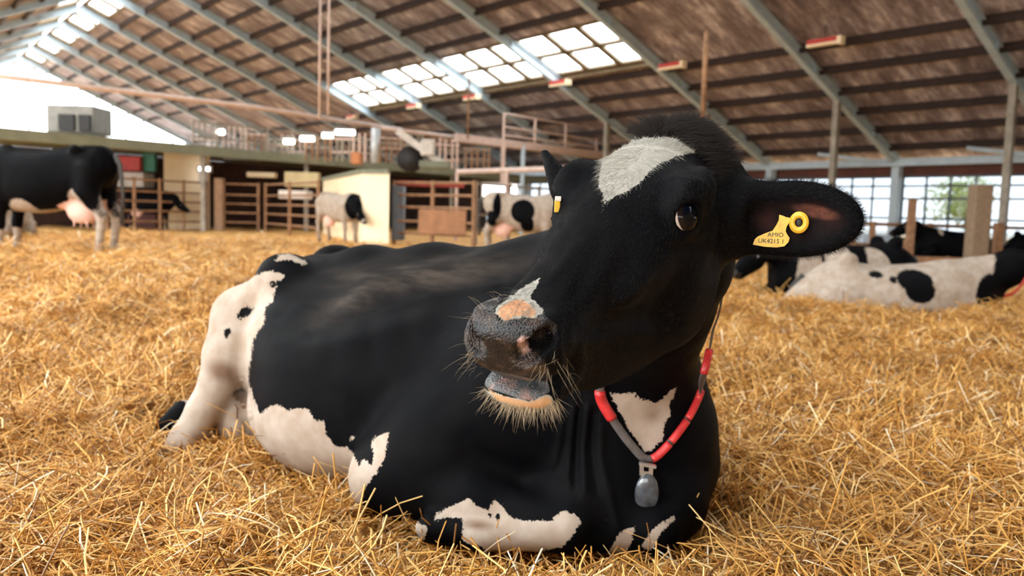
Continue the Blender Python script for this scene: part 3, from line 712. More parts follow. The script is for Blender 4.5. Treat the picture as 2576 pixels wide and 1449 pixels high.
def main_cow_clay():
    c = Clay()
    # barrel: t, half width, bottom, top, sideways
    c.loft(BO, BU, BN, BZ, [(-.16, .05, .12, .38, 0), (-.06, .19, .0, .50, 0), (.10, .27, -.04, .585, -.01), (.34, .33, -.06, .62, 0), (.62, .39, -.06, .61, .01),
                            (.88, .39, -.06, .592, .02), (1.06, .31, .08, .572, .02), (1.20, .21, .16, .54, .0), (1.33, .10, .24, .44, 0)], k=.05, pw=2.0)
    # spine ridge, hooks, sacrum
    c.chain([BO+BU*.30+BZ*.585, BO+BU*.62+BZ*.575, BO+BU*.9+BZ*.56, BO+BU*1.15+BZ*.53], [.05, .035, .03, .03], k=.13)
    c.ell((-.70, 2.50, .535), (.065, .065, .05), k=.09)
    c.ell((-.63, 2.93, .55), (.09, .08, .065), k=.05)
    c.chain([(-.70, 2.50, .54), (-.66, 2.72, .495), (-.63, 2.93, .53)], [.05, .045, .05], k=.08)
    # flank hollow in front of the hook
    c.ell((-.60, 2.24, .56), (.12, .07, .09), k=.12, op='s')
    # right haunch and hind leg stretched to the side
    c.ell((-.745, 2.62, .34), (.13, .15, .19), k=.07)
    c.ell(BO+BU*.785+BN*.19+BZ*.16, (.345, .235, .20), [BU, BN, BZ], k=.05)
    c.chain([(-.76, 2.55, .44), at(612, 800, 2.56), at(575, 890, 2.50), at(552, 950, 2.46)], [.09, .088, .066, .054], k=.05)
    c.chain([at(552, 950, 2.46), at(512, 1030, 2.44), at(470, 1105, 2.42), at(440, 1150, 2.42)], [.054, .048, .050, .045], k=.02)
    c.ell(at(700, 870, 2.52), (.10, .12, .17), k=.08)
    c.chain([at(462, 1040, 2.62), at(425, 1075, 2.60)], [.045, .04], k=.02)
    # tail head / far thigh behind the leg, udder
    c.ell((-.83, 2.56, .08), (.11, .12, .12), k=.012)
    # shoulder, withers, upper arm
    c.ell(BO+BU*.13+BN*.17+BZ*.33, (.19, .15, .25), k=.10)
    c.ell(BO+BU*.22+BZ*.55, (.20, .15, .09), k=.10)
    c.chain([(-.02, 2.0, .28), (-.18, 1.98, .16), (-.29, 1.99, .09)], [.15, .12, .09], k=.09)
    # right forearm on the ground, carpus, cannon folded back, hoof
    c.chain([(-.29, 1.985, .085), (-.08, 1.86, .07), (.13, 1.78, .055)], [.088, .066, .052], k=.05)
    c.chain([(.14, 1.77, .05), (-.05, 1.77, .03), (-.17, 1.80, .035)], [.045, .03, .034], k=.025)
    # brisket, left shoulder and left knee
    c.ell((.27, 2.0, .21), (.235, .17, .20), k=.08)
    c.ell((.37, 2.03, .22), (.135, .16, .20), k=.07)
    c.chain([(.43, 2.02, .12), (.39, 1.90, .07), (.34, 1.80, .045)], [.10, .075, .055], k=.05)
    c.chain([(.34, 1.80, .05), (.22, 1.80, .03)], [.05, .035], k=.03)
    c.ell((.20, 1.86, .10), (.12, .09, .11), k=.06)
    # neck
    c.chain([(.28, 1.97, .40), (.30, 1.82, .55), (.335, 1.67, .655)], [.175, .13, .112], k=.07)
    c.chain([(.05, 2.22, .55), (.22, 1.98, .66), (.32, 1.71, .76), H(.02, .0, -.13)], [.115, .11, .11, .09], k=.08)
    # skull, face, muzzle
    c.loft(HO, HE[0], HE[1], HE[2], [(-.05, .045, -.15, -.05, 0), (.0, .078, -.19, -.005, .004), (.06, .102, -.20, .012, 0), (.13, .116, -.205, .012, 0), (.20, .118, -.205, .008, 0),
        (.28, .094, -.195, .0, 0), (.36, .074, -.18, -.014, 0), (.44, .062, -.165, -.026, 0), (.52, .060, -.15, -.032, 0), (.575, .068, -.135, -.028, 0),
        (.61, .066, -.125, -.028, 0), (.634, .046, -.10, -.045, 0)], k=.03, pw=2.3)
    c.loft(HO, HE[0], HE[1], HE[2], [(.0, .03, -.28, -.15, 0), (.06, .075, -.33, -.12, 0), (.13, .09, -.355, -.1, 0), (.22, .085, -.345, -.08, 0), (.32, .07, -.315, -.08, 0), (.42, .056, -.272, -.08, 0),
        (.50, .05, -.218, -.1, 0), (.56, .046, -.184, -.12, 0), (.60, .04, -.172, -.142, 0)], k=.035, pw=2.2)
    for sg in (1, -1):
        c.ell(H(.15, .075*sg, -.19), (.12, .05, .12), HE, k=.05)                 # masseter
        c.ell(H(.18, .108*sg, -.024), (.055, .024, .030), HE, k=.05)            # brow
        c.ell(H(.232, .096*sg, -.05), (.036, .033, .034), HE, k=.02)             # lids
        c.ell(H(.31, .074*sg, -.095), (.10, .018, .022), HE, k=.06)               # cheek bone
        c.ell(H(.592, (.050 if sg > 0 else -.043), -.07), (.036, .020, .036), HE, k=.02)               # nostril wing
    c.ell(H(-.01, .01, -.04), (.05, .085, .055), HE, k=.05)
    c.ell(H(-.02, .07, -.10), (.06, .06, .06), HE, k=.06)                        # poll
    c.ell(H(.02, .13, -.14), (.05, .05, .05), HE, k=.06)
    c.ell(H(.02, -.12, -.13), (.05, .04, .05), HE, k=.05)
    # lower lip and chin
    c.ell(H(.592, 0, -.153), (.034, .057, .020), HE, k=.02)
    c.ell(H(.55, 0, -.170), (.045, .047, .022), HE, k=.03)
    # ears
    a = np.array([.905, -.42, .0]); a /= np.linalg.norm(a); b = np.array([.05, .0, 1.]); b -= b@a*a; b /= np.linalg.norm(b); n = np.cross(a, b)
    if n[1] > 0: n = -n
    L = np.array([a, b, n]); ec = at(1993, 551, 1.415)
    c.cone(H(.03, .12, -.15), ec-a*.07-n*.01, .052, .045, k=.05)
    c.ell(ec, (.114, .066, .026), L, k=.03)
    c.ell(ec+n*.031+a*.018-b*.004, (.088, .050, .027), L, k=.03, op='s')
    # far ear, seen nearly edge on
    r0 = at(1450, 535, 1.58); r1 = at(1366, 376, 1.64); a = r1-r0; a /= np.linalg.norm(a); b = np.array([.7, .4, -.4]); b -= b@a*a; b /= np.linalg.norm(b); n = np.cross(a, b)
    c.cone(H(.03, -.10, -.12), r0+a*.03+b*.01, .04, .03, k=.04)
    c.ell(r0+a*.05+b*.006, (.075, .038, .014), [a, b, n], k=.03)
    c.cone(r0+a*.06, r1-a*.008, .024, .008, k=.02)
    # cuts: eye openings, nostrils, mouth
    for sg in (1, -1):
        g = HE[0]*.42+HE[1]*.80*sg+HE[2]*.30; g /= np.linalg.norm(g); t = HE[0]-HE[0]@g*g; t /= np.linalg.norm(t)
        c.ell(H(.232, .096*sg, -.05)+g*.034, (.0275, .0225, .024), [t, np.cross(g, t), g], k=.006, op='s')
        c.cone(H(.630, .036*sg, -.068), H(.600, .068*sg, -.042), .014, .009, k=.008, op='s'); c.cone(H(.605, .040*sg, -.06), H(.58, .05*sg, -.06), .013, .012, k=.008, op='s')
        c.cone(H(.600, .040*sg, -.06), H(.615, .060*sg, -.052), .010, .011, k=.008, op='s')
        c.cone(H(.65, .055*sg, -.129), H(.50, .068*sg, -.134), .0035, .003, k=.008, op='s')
    c.ell(H(.63, 0, -.1325), (.045, .09, .0055), HE, k=.006, op='s')
    return c, L, ec

clay, EARL, EARC = main_cow_clay()
gx = graded(-1.3, .72, -.12, .62, .0052, .014); gy = graded(.92, 3.25, .98, 1.62, .0052, .014); gz = graded(-.12, 1.02, .14, .98, .0052, .012)
CV, CQ = clay.mesh(gx, gy, gz, relax=2)
print('cow verts', len(CV), len(gx), len(gy), len(gz))
# skin folds and creases: raised or sunk along lines over the hide
def crease(line, width, h, ymin=1.5):
    global CV
    N_ = vnormals(CV, CQ); P_ = proj(CV); f_ = ((CAM-CV)*N_).sum(1) > 0; d_ = np.full(len(CV), 1e9); A_ = np.array(line, float)
    for a, b in zip(A_[:-1], A_[1:]):
        e = b-a; t = np.clip(((P_-a)@e)/(e@e), 0, 1); d_ = np.minimum(d_, np.linalg.norm(P_-a-t[:, None]*e, axis=1))
    end = np.minimum(np.linalg.norm(P_-A_[0], axis=1), np.linalg.norm(P_-A_[-1], axis=1))
    CV = CV+N_*(h*np.exp(-(d_/width)**2)*np.clip(end/(width*2.5), 0, 1)*(f_ & (CV[:, 1] > ymin)))[:, None]
for ln, wd, h in (([(1446, 1010), (1436, 1100), (1428, 1215)], 9, .007), ([(1462, 1010), (1452, 1110), (1446, 1240)], 8, -.007), ([(1480, 1008), (1468, 1120), (1472, 1255)], 9, .008), ([(1498, 1020), (1488, 1130), (1505, 1260)], 9, -.006),
                  ([(1512, 1060), (1512, 1150), (1540, 1270), (1560, 1350)], 11, .007), ([(1420, 1030), (1408, 1110), (1390, 1190)], 9, .005), ([(700, 800), (860, 742), (1050, 690), (1260, 655)], 26, .010), ([(720, 860), (900, 790), (1080, 730), (1320, 690)], 26, -.010),
                  ([(760, 900), (940, 840), (1150, 770)], 30, .007), ([(650, 700), (606, 820), (596, 930), (612, 1020), (628, 1120)], 14, -.016), ([(1120, 1050), (1180, 1130), (1300, 1190), (1420, 1200)], 30, -.010), ([(1290, 690), (1350, 800), (1200, 900), (1090, 1000)], 40, -.008),
                  ([(840, 800), (830, 930), (850, 1050)], 26, -.005), ([(930, 780), (930, 930), (960, 1060)], 26, -.005), ([(1020, 760), (1030, 930)], 26, -.005)):
    crease(ln, wd, h)
for ln, wd, h in (([(1470, 590), (1420, 660), (1372, 720)], 16, .0035), ([(1530, 560), (1480, 680), (1430, 780)], 22, -.005), ([(1480, 840), (1560, 800), (1650, 790), (1730, 820)], 16, -.004), ([(1440, 880), (1520, 845), (1620, 835), (1700, 860)], 18, .005),
                  ([(1430, 790), (1425, 860), (1440, 940)], 12, -.004), ([(1462, 800), (1458, 880), (1470, 960)], 14, .004), ([(1640, 590), (1690, 605), (1750, 598), (1790, 570)], 9, .003), ([(1650, 612), (1700, 628), (1760, 618)], 8, -.0025),
                  ([(1655, 470), (1700, 452), (1760, 462), (1800, 500)], 14, .004), ([(1560, 480), (1590, 560), (1600, 640)], 26, -.005), ([(1640, 660), (1600, 740), (1540, 800)], 20, .004), ([(1760, 650), (1740, 760), (1690, 850)], 30, .004), ([(1815, 560), (1800, 640), (1790, 720)], 14, -.004)):
    crease(ln, wd, h, .5)
CN = vnormals(CV, CQ); CP = proj(CV); FACE = ((CAM-CV)*CN).sum(1)/np.linalg.norm(CV-CAM, axis=1)
def mx(*a): return np.max(np.stack(a), 0)
BLAZE = [(1609,338),(1635,348),(1690,345),(1733,351),(1755,368),(1750,383),(1699,393),(1652,415),(1613,455),(1583,481),(1553,490),(1532,502),(1517,520),(1522,500),(1506,468),(1506,443),(1515,400),(1528,374),(1553,357),(1579,342)]
NOSEW = [(1359,700),(1345,728),(1335,747),(1350,765),(1367,784),(1342,801),(1314,798),(1274,811),(1256,801),(1250,787),(1252,771),(1283,747),(1311,728),(1333,712)]
PINK = [(1253,790),(1262,772),(1285,757),(1310,752),(1330,765),(1346,786),(1338,800),(1320,792),(1296,796),(1274,808),(1258,799)]
PAD = [(1240,740),(1150,700),(1130,920),(1215,932),(1290,948),(1340,968),(1385,960),(1372,920),(1352,890),(1396,850),(1400,818),(1368,792),(1335,806),(1300,800),(1256,808),(1236,778),(1262,752)]
LIP = [(1205,940),(1222,930),(1300,945),(1378,962),(1384,985),(1340,1008),(1310,1004),(1225,975)]
CHIN = [(1215,975),(1240,990),(1300,1004),(1335,1010),(1378,990),(1396,1005),(1380,1045),(1250,1035),(1205,1000)]
THROAT = [(1535,990),(1596,990),(1610,1002),(1651,1013),(1704,972),(1698,991),(1685,1011),(1687,1044),(1671,1071),(1668,1105),(1638,1135),(1621,1135),(1605,1113),(1582,1082),(1560,1038),(1541,1004)]
FLANK = [(612,712),(640,695),(671,681),(700,684),(716,692),(708,702),(700,710),(697,720),(688,737),(688,758),(667,771),(665,814),(654,827),(637,857),(632,900),(624,938),(626,968),(641,1011),(656,1043),(675,1024),(701,1017),(722,1032),(752,1026),(778,1032),(791,1054),(814,1062),(821,1096),(846,1124),(876,1124),(893,1152),(902,1173),(911,1152),(936,1171),(940,1143),(934,1118),(945,1098),(977,1088),(970,1143),(949,1190),(923,1220),(900,1262),(888,1310),(860,1380),(600,1300),(380,1200),(340,1000),(420,800),(520,740)]
HOOKW = [(694,654),(700,642),(725,636),(770,656),(772,669),(740,658),(718,653)]
ELBOW = [(913,1237),(893,1252),(880,1270),(882,1295),(900,1300),(924,1312),(922,1297),(909,1267)]
FORE = [(1092,1314),(1099,1293),(1154,1263),(1176,1254),(1197,1271),(1227,1284),(1244,1259),(1265,1271),(1278,1297),(1329,1310),(1385,1310),(1415,1284),(1440,1293),(1466,1312),(1436,1353),(1419,1374),(1355,1390),(1227,1385),(1163,1361),(1163,1306),(1124,1303)]
HOOF = [(1013,1297),(1039,1306),(1078,1331),(1060,1372),(1005,1385),(979,1365),(1005,1327)]
KNEE1 = [(1600,1325),(1592,1353),(1569,1400),(1526,1400),(1551,1353),(1577,1327)]
KNEE2 = [(1692,1299),(1699,1308),(1663,1340),(1640,1385),(1612,1380),(1628,1350),(1650,1323)]
def spot(P, x, y, rx, ry, ang=0):
    c, s_ = math.cos(ang), math.sin(ang); dx, dy = P[:, 0]-x, P[:, 1]-y
    u, v = c*dx+s_*dy, -s_*dx+c*dy; return (1-np.hypot(u/rx, v/ry))*min(rx, ry)
def gate(sd, m): return np.where(m, sd, -60.0)
fr = FACE > -.05
head = (CV[:, 1] < 1.56) & (CV[:, 2] > .40)
W_ = mx(gate(poly_sd(CP, BLAZE), fr & head), gate(poly_sd(CP, NOSEW), fr & head), gate(poly_sd(CP, CHIN), head & (CV[:, 2] < .56)),
        gate(poly_sd(CP, THROAT), fr & (CV[:, 1] > 1.5)), gate(poly_sd(CP, FLANK), (CV[:, 1] > 1.86) & (FACE > -.55)), gate(poly_sd(CP, HOOKW), CV[:, 1] > 2.3),
        gate(poly_sd(CP, ELBOW), fr & ~head), gate(poly_sd(CP, FORE), fr & ~head), gate(poly_sd(CP, HOOF), fr), gate(poly_sd(CP, KNEE1), fr), gate(poly_sd(CP, KNEE2), fr),
        spot(CP, 886, 1102, 7, 4, -.6))
# the far side and the belly carry white too
W_ = np.maximum(W_, gate((.16-CV[:, 2])*300, (CV[:, 1] > 2.45) & (FACE < -.2)))
BLK = mx(spot(CP, 616, 786, 21, 13, -.5), spot(CP, 573, 838, 9, 12, .3), spot(CP, 686, 714, 10, 8), spot(CP, 1233, 1297, 6, 6), spot(CP, 1252, 1301, 6, 9), spot(CP, 1015, 1372, 14, 10))
BLK = np.maximum(BLK, np.where(CV[:, 1] > 2.53, spot(CP, 430, 1060, 60, 60), -60))
W_ = np.minimum(W_, -BLK)
local = (CV-HO)@HE.T
pad = gate(poly_sd(CP, PAD), head & fr)
pad = np.maximum(pad, gate((local[:, 0]-.575)*1400, head & (local[:, 1] < -.02) & ~fr & (local[:, 2] > -.135)))
pink = gate(poly_sd(CP, PINK), head & fr)
lip = gate(poly_sd(CP, LIP), head & fr & (local[:, 2] > -.166))
chin = gate(poly_sd(CP, [(1225,975),(1250,992),(1300,1006),(1335,1012),(1378,995),(1392,1012),(1360,1028),(1300,1022),(1248,1006)]), head & fr)
earin = -np.ones(len(CV)); q = (CV-EARC)@EARL.T
earin = 1-np.sqrt(((q[:, 0]-.012)/.088)**2+((q[:, 1]+.004)/.043)**2); earin = np.where((np.abs(q[:, 2]) < .035) & fr, earin, -1)
earpink = np.where((np.abs(q[:, 2]) < .035) & fr, 1-np.sqrt(((q[:, 0]-.038)/.046)**2+((q[:, 1]-.013+.18*(q[:, 0]-.038))/.014)**2), -1)
dirt = mx(spot(CP, 560, 935, 60, 35, .35)/35, np.where(CV[:, 1] > 2.47, spot(CP, 590, 1090, 75, 120, 0)/40, -1), spot(CP, 495, 1105, 22, 30)/40, np.where(CV[:, 1] > 2.53, spot(CP, 440, 1060, 60, 60)/25, -1), spot(CP, 1640, 1045, 40, 30)/60, spot(CP, 1200, 1320, 60, 20, .1)/25, spot(CP, 760, 1240, 170, 30, .35)/40)
dust = mx(spot(CP, 1060, 690, 320, 60, -.12)/60, spot(CP, 900, 740, 160, 60, -.5)/60)  # dusty patches on the back, with grazing sky sheen painted in

def coat_material():
    t = NT('holstein_coat'); c = t.coord('Object')
    n1 = t.noise(55, 3, c); n2 = t.noise(170, 2, c)
    w_ = t.attr('white').outputs['Fac']
    j = t.math('ADD', t.math('MULTIPLY', t.math('SUBTRACT', n1, .5), 16.0), t.math('MULTIPLY', t.math('SUBTRACT', n2, .5), 16.0))
    white = t.mapr(t.math('ADD', w_, j), -1.2, 1.2)
    blot = t.noise(9, 4, c)
    blackc = t.ramp(blot, [(.3, (.0020, .0022, .0030, 1)), (.7, (.0042, .0040, .0046, 1))])
    dust_sheen_f = t.math('MULTIPLY', t.mapr(t.attr('dust').outputs['Fac'], -.2, 1.0), t.mapr(t.noise(22, 5, t.mapping(t.mapping(c, (1, 1, 1), (0, 0, -2.5)), (.22, 1, 1)), .6), .40, .72, .15, .8))
    blackc = t.mix(dust_sheen_f, blackc, (.07, .054, .043, 1))  # brown-grey tint lightens the black for both the dusty hide and its sheen
    whitec = t.ramp(t.noise(14, 5, c), [(.3, (.32, .245, .185, 1)), (.65, (.43, .365, .31, 1))])
    whitec = t.mix(t.math('MULTIPLY', t.mapr(t.attr('dirt').outputs['Fac'], -.1, .8), .88), whitec, (.15, .085, .052, 1))
    whitec = t.mix(t.attr('cool').outputs['Fac'], whitec, (.31, .305, .275, 1))
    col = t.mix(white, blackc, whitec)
    pad_ = t.mapr(t.math('ADD', t.attr('pad').outputs['Fac'], t.math('MULTIPLY', t.math('SUBTRACT', n1, .5), 10.)), -3, 3)
    padc = t.ramp(t.noise(40, 4, c), [(.32, (.006, .006, .008, 1)), (.5, (.013, .011, .011, 1)), (.68, (.055, .034, .025, 1))])
    col = t.mix(pad_, col, padc)
    pk = t.mapr(t.math('ADD', t.attr('pink').outputs['Fac'], t.math('MULTIPLY', t.math('SUBTRACT', n1, .5), 14.)), -2.5, 2.5)
    col = t.mix(pk, col, t.ramp(n1, [(.35, (.46, .20, .095, 1)), (.7, (.58, .30, .16, 1))]))
    lp = t.mapr(t.attr('lip').outputs['Fac'], -2, 2)
    col = t.mix(lp, col, t.ramp(t.noise(30, 4, c), [(.35, (.035, .04, .045, 1)), (.55, (.09, .095, .10, 1)), (.7, (.26, .16, .14, 1))]))
    ch = t.mapr(t.attr('chin').outputs['Fac'], -3, 3)
    col = t.mix(ch, col, (.44, .27, .15, 1))
    ei = t.mapr(t.attr('earin').outputs['Fac'], 0, .5)
    col = t.mix(t.math('MULTIPLY', ei, .45), col, t.ramp(t.noise(25, 4, c), [(.4, (.016, .010, .010, 1)), (.7, (.055, .022, .019, 1))]))
    ep = t.mapr(t.attr('earpink').outputs['Fac'], 0, .6)
    col = t.mix(t.math('MULTIPLY', ep, t.mapr(t.noise(60, 4, c), .3, .7, .35, .9)), col, (.15, .06, .042, 1))
    inn = t.mapr(t.attr('nostril').outputs['Fac'], 0, 1)
    col = t.mix(inn, col, t.ramp(t.noise(70, 2, c), [(.45, (.012, .004, .004, 1)), (.7, (.42, .17, .16, 1))]))
    col = t.mix(t.attr('udder').outputs['Fac'], col, (.80, .52, .44, 1))
    wet = t.math('MAXIMUM', pad_, lp)
    rough = t.math('SUBTRACT', .52, t.math('MULTIPLY', wet, .33)); rough = t.math('ADD', rough, t.math('MULTIPLY', white, .2))
    t.set(Base_Color=col, Roughness=rough)
    t.l(t.math('ADD', t.math('MULTIPLY', wet, .20), .03), t.b.inputs['Specular IOR Level'])
    fine = t.noise(420, 2, t.mapping(c, (1, 1, .35)))
    vor = t.node('ShaderNodeTexVoronoi'); vor.inputs['Scale'].default_value = 330; t.l(c, vor.inputs['Vector'])
    soft = t.noise(16, 4, t.mapping(c, (1, 1, .4)))
    h = t.math('ADD', t.math('ADD', t.math('MULTIPLY', fine, .5), t.math('MULTIPLY', soft, 1.6)), t.math('MULTIPLY', t.math('MULTIPLY', vor.outputs['Distance'], wet), -2.2))
    t.bump(h, .35, .004)
    return t.m
cool = np.where(head, .8, 0)
nost = np.zeros(len(CV))
for sg in (1, -1):
    p = H(.616, .052*sg, -.056); nost = np.maximum(nost, 1-np.linalg.norm(CV-p, axis=1)/.017)
nost = np.clip(nost*2.5, 0, 1)*(np.where((CN@(HE[0]*.3+HE[2]*.6)) < .35, 1, .0))
COAT = coat_material()
cow = thing('cow', (float(BO[0]-.3), float(BO[1]+.3), 0.0), 'large black and white cow lying in the foreground straw, head turned back', 'cow')
body = np_mesh('body', CV, CQ, COAT, cow, True, dict(white=W_, pad=pad, pink=pink, lip=lip, chin=chin, earin=earin, earpink=earpink, dirt=dirt, dust=dust, cool=cool, nostril=nost, udder=np.clip(spot(CP, 1317, 868, 13, 24, -.35)/5, 0, .55)*(head & fr)*(local[:, 0] > .55)))
BVH = BVHTree.FromPolygons([tuple(v) for v in CV], [tuple(f) for f in CQ.tolist()])
def hit(px, py):
    d = at(px, py, 1.0)-CAM; d /= np.linalg.norm(d); r_ = BVH.ray_cast(Vector(CAM), Vector(d)); return (np.array(r_[0]), np.array(r_[1])) if r_[0] is not None else (None, None)
def near(p):
    r_ = BVH.find_nearest(Vector(p)); return np.array(r_[0]), np.array(r_[1])

# eyes
def eye_material():
    t = NT('cow_eye'); c = t.coord('Object'); g = t.node('ShaderNodeSeparateXYZ'); t.l(c, g.inputs[0])
    z = t.math('DIVIDE', g.outputs['Z'], .0285)
    col = t.ramp(z, [(.0, (.42, .36, .34, 1)), (.36, (.55, .50, .48, 1)), (.43, (.012, .007, .006, 1)), (.60, (.008, .005, .005, 1)), (.72, (.001, .002, .005, 1))])
    t.set(Base_Color=col, Roughness=.08, Specular_IOR_Level=.14)
    return t.m
EYE = eye_material()
def ball_mesh(r, n=24, m=16):
    V = [(0, 0, r)]; Fs = []
    for i in range(1, m):
        a = math.pi*i/m
        for j in range(n): V.append((r*math.sin(a)*math.cos(2*math.pi*j/n), r*math.sin(a)*math.sin(2*math.pi*j/n), r*math.cos(a)))
    V.append((0, 0, -r))
    for j in range(n): Fs.append((0, 1+j, 1+(j+1) % n))
    for i in range(m-2):
        for j in range(n): Fs.append((1+i*n+j, 1+(i+1)*n+j, 1+(i+1)*n+(j+1) % n, 1+i*n+(j+1) % n))
    for j in range(n): Fs.append((1+(m-2)*n+j, len(V)-1, 1+(m-2)*n+(j+1) % n))
    return V, Fs
def eyeball(parent, c, gaze, r, mat=None):
    V, Fs = ball_mesh(r); me = bpy.data.meshes.new('eyeball'); me.from_pydata(V, [], Fs); me.update()
    o = link_mesh('eyeball', me, mat or EYE, parent, True)
    off = Vector(o.matrix_parent_inverse.translation); o.matrix_parent_inverse = Matrix.Identity(4)
    o.location = Vector(c)+off; o.rotation_euler = Vector(gaze).to_track_quat('Z', 'Y').to_euler(); return o
for sg in (1, -1):
    g = HE[0]*.42+HE[1]*.80*sg+HE[2]*.30; g /= np.linalg.norm(g)
    gz = HE[0]*.30+HE[1]*.86*sg+HE[2]*.40
    if sg > 0: gz = gz*1.0+np.array([.62, -.22, .10])
    eyeball(cow, H(.232, .096*sg, -.05)+g*(.0035 if sg > 0 else -.006), gz, .0285)

# hair as strands
def strands(name, roots, tips_dir, length, radius, mat, parent, bend=None, attrs=None, k=4):
    n = len(roots); cu = bpy.data.hair_curves.new(name); cu.add_curves([k]*n)
    s_ = np.linspace(0, 1, k)[None, :, None]; L = np.asarray(length)[:, None, None] if hasattr(length, '__len__') else length
    P = roots[:, None, :]+tips_dir[:, None, :]*s_*L
    if bend is not None: P = P+bend[:, None, :]*(s_**2)*L
    cu.attributes['position'].data.foreach_set('vector', P.astype(np.float32).ravel())
    ra = cu.attributes.get('radius') or cu.attributes.new('radius', 'FLOAT', 'POINT')
    rr = np.broadcast_to(radius*(1-.85*np.linspace(0, 1, k)**1.5)[None, :], (n, k)).astype(np.float32)
    ra.data.foreach_set('value', rr.ravel())
    if attrs:
        for a, v in attrs.items():
            x = cu.attributes.new(a, 'FLOAT', 'CURVE'); x.data.foreach_set('value', np.asarray(v, np.float32))
    o = bpy.data.objects.new(name, cu); COL.objects.link(o); cu.materials.append(mat)
    if parent is not None: o.parent = parent; o.matrix_parent_inverse = Matrix.Translation(-parent.location)
    return o
def hair_material(name, col, rough=.5, white=None):
    t = NT(name)
    if white is not None:
        f = t.mapr(t.attr('white').outputs['Fac'], -1, 1, smooth=False)
        t.set(Base_Color=t.mix(f, col, white))
    else: t.set(Base_Color=col)
    t.set(Roughness=rough); t.b.inputs['Specular IOR Level'].default_value = .13
    return t.m
def sample_surface(n, weight):
    A = np.linalg.norm(np.cross(CV[CQ[:, 2]]-CV[CQ[:, 0]], CV[CQ[:, 3]]-CV[CQ[:, 1]]), axis=1)/2
    p = A*weight; p = p/p.sum(); f = RNG.choice(len(CQ), n, p=p); u, v = RNG.random(n), RNG.random(n)
    w4 = np.stack([(1-u)*(1-v), u*(1-v), u*v, (1-u)*v], 1)
    I = CQ[f]; g = lambda X: (X[I]*(w4[..., None] if X.ndim == 2 else w4)).sum(1)
    N = g(CN); N /= np.linalg.norm(N, axis=1)[:, None]; return g(CV), N, g
def nrm(v): return v/(np.linalg.norm(v, axis=1)[:, None]+1e-9)
fq = CQ[:, 0]
bare = (pad > -4) | (lip > -6) | (chin > -4) | (nost > .1)
eyed = np.min([np.linalg.norm(CV-(H(.232, .096*sg, -.05)+HE[1]*sg*.02), axis=1) for sg in (1, -1)], 0) < .034
wt = np.where(FACE > -.35, 1.0, 0)*np.where(bare | eyed, 0, 1)*np.where(earin > .1, .25, 1)
# short coat on head and neck
wh = (wt*np.where((CV[:, 1] < 1.75) & (CV[:, 2] > .38), 1.0, 0))[fq]
R0_, N0_, g = sample_surface(90000, wh)
whorl = H(.19, 0, .01); fl = nrm(R0_-whorl); flow = nrm(fl*.7+HE[0]*np.where(((R0_-HO)@HE[0] > .1), .8, -.2)[:, None])
flow = flow-N0_*(flow*N0_).sum(1)[:, None]; dr = nrm(nrm(flow)+N0_*.30+RNG.normal(0, .16, R0_.shape))
wa = g(W_)+RNG.normal(0, 3.5, len(R0_))
isw = wa > 0
HAIR = hair_material('coat_hair_strand', (.011, .011, .0125, 1), .42, (.34, .33, .29, 1))
strands('coat_hair', R0_-N0_*.0004, dr, np.where(isw, .015, .0075)*RNG.uniform(.6, 1.25, len(R0_)), .00016, HAIR, cow, N0_*-.22, dict(white=np.where(isw, 1, -1)))
# topknot: long dark tuft over the poll, falling back to the ear
TUFT = hair_material('topknot_strand', (.017, .013, .012, 1), .42)
n = 5200; a = RNG.uniform(-.60, .95, n); s0 = RNG.uniform(-.06, .05, n)+np.where(a > .3, .02*a, 0)
g0 = np.array([H(s, .085*b+.012, .02-.10*abs(b)**2.2) for s, b in zip(s0, a)])
rt = []; rn = []
for p in g0:
    q_, m_ = near(p); rt.append(q_); rn.append(m_)
rt = np.array(rt); rn = np.array(rn)
side = nrm(HE[1][None]*(.25+.9*a[:, None])+BZ[None]*.35-HE[0][None]*.5)
dr = nrm(rn*.75+side*.55+RNG.normal(0, .22, rt.shape))
bd = -BZ[None]*.35+HE[1][None]*.45*np.sign(a[:, None]+.2)+RNG.normal(0, .15, rt.shape)
strands('topknot', rt-rn*.002, dr, RNG.uniform(.020, .046, n)*(1-.68*np.clip(a, 0, 1)), .00028, TUFT, cow, bd, k=5)
# ear fringe
th = RNG.uniform(-2.2, 2.2, 2300); e0 = EARC+np.outer(np.cos(th)*.108, EARL[0])+np.outer(np.sin(th)*.062, EARL[1])
e0 = np.array([near(p)[0] for p in e0]); od = nrm(e0-EARC)
strands('ear_fringe', e0-od*.002, nrm(od+RNG.normal(0, .3, e0.shape)), RNG.uniform(.006, .014, len(e0)), .00014, HAIR, cow, attrs=dict(white=np.full(len(e0), -1.0)))
# chin beard and whiskers
PALE = hair_material('pale_whisker', (.72, .60, .42, 1), .4)
lo = (chin > -14) & (local[:, 2] < -.15) & (local[:, 0] > .54) & (np.abs(local[:, 1]) < .07)
ii = np.flatnonzero(lo)
ii = RNG.choice(ii, 230)
dd = nrm(CN[ii]*1.2+np.array([0, 0, -.30])+RNG.normal(0, .28, (len(ii), 3)))
strands('chin_hair', CV[ii]-CN[ii]*.001, dd, RNG.uniform(.008, .030, len(ii)), .00010, PALE, cow, RNG.normal(0, .12, (len(ii), 3))-BZ*.1)
wk = []
for x0, y0, x1, y1, m_ in ((1190, 800, 1240, 750, 6), (1186, 880, 1200, 935, 22), (1188, 860, 1192, 900, 10), (1340, 900, 1390, 935, 16), (1240, 755, 1290, 735, 6), (1385, 860, 1440, 950, 10)):
    for _ in range(m_):
        u = RNG.random(); p, m2 = hit(x0+(x1-x0)*u+RNG.normal(0, 9), y0+(y1-y0)*u+RNG.normal(0, 9))
        if p is not None: wk.append((p, m2))
wp = np.array([a_[0] for a_ in wk]); wn = np.array([a_[1] for a_ in wk])
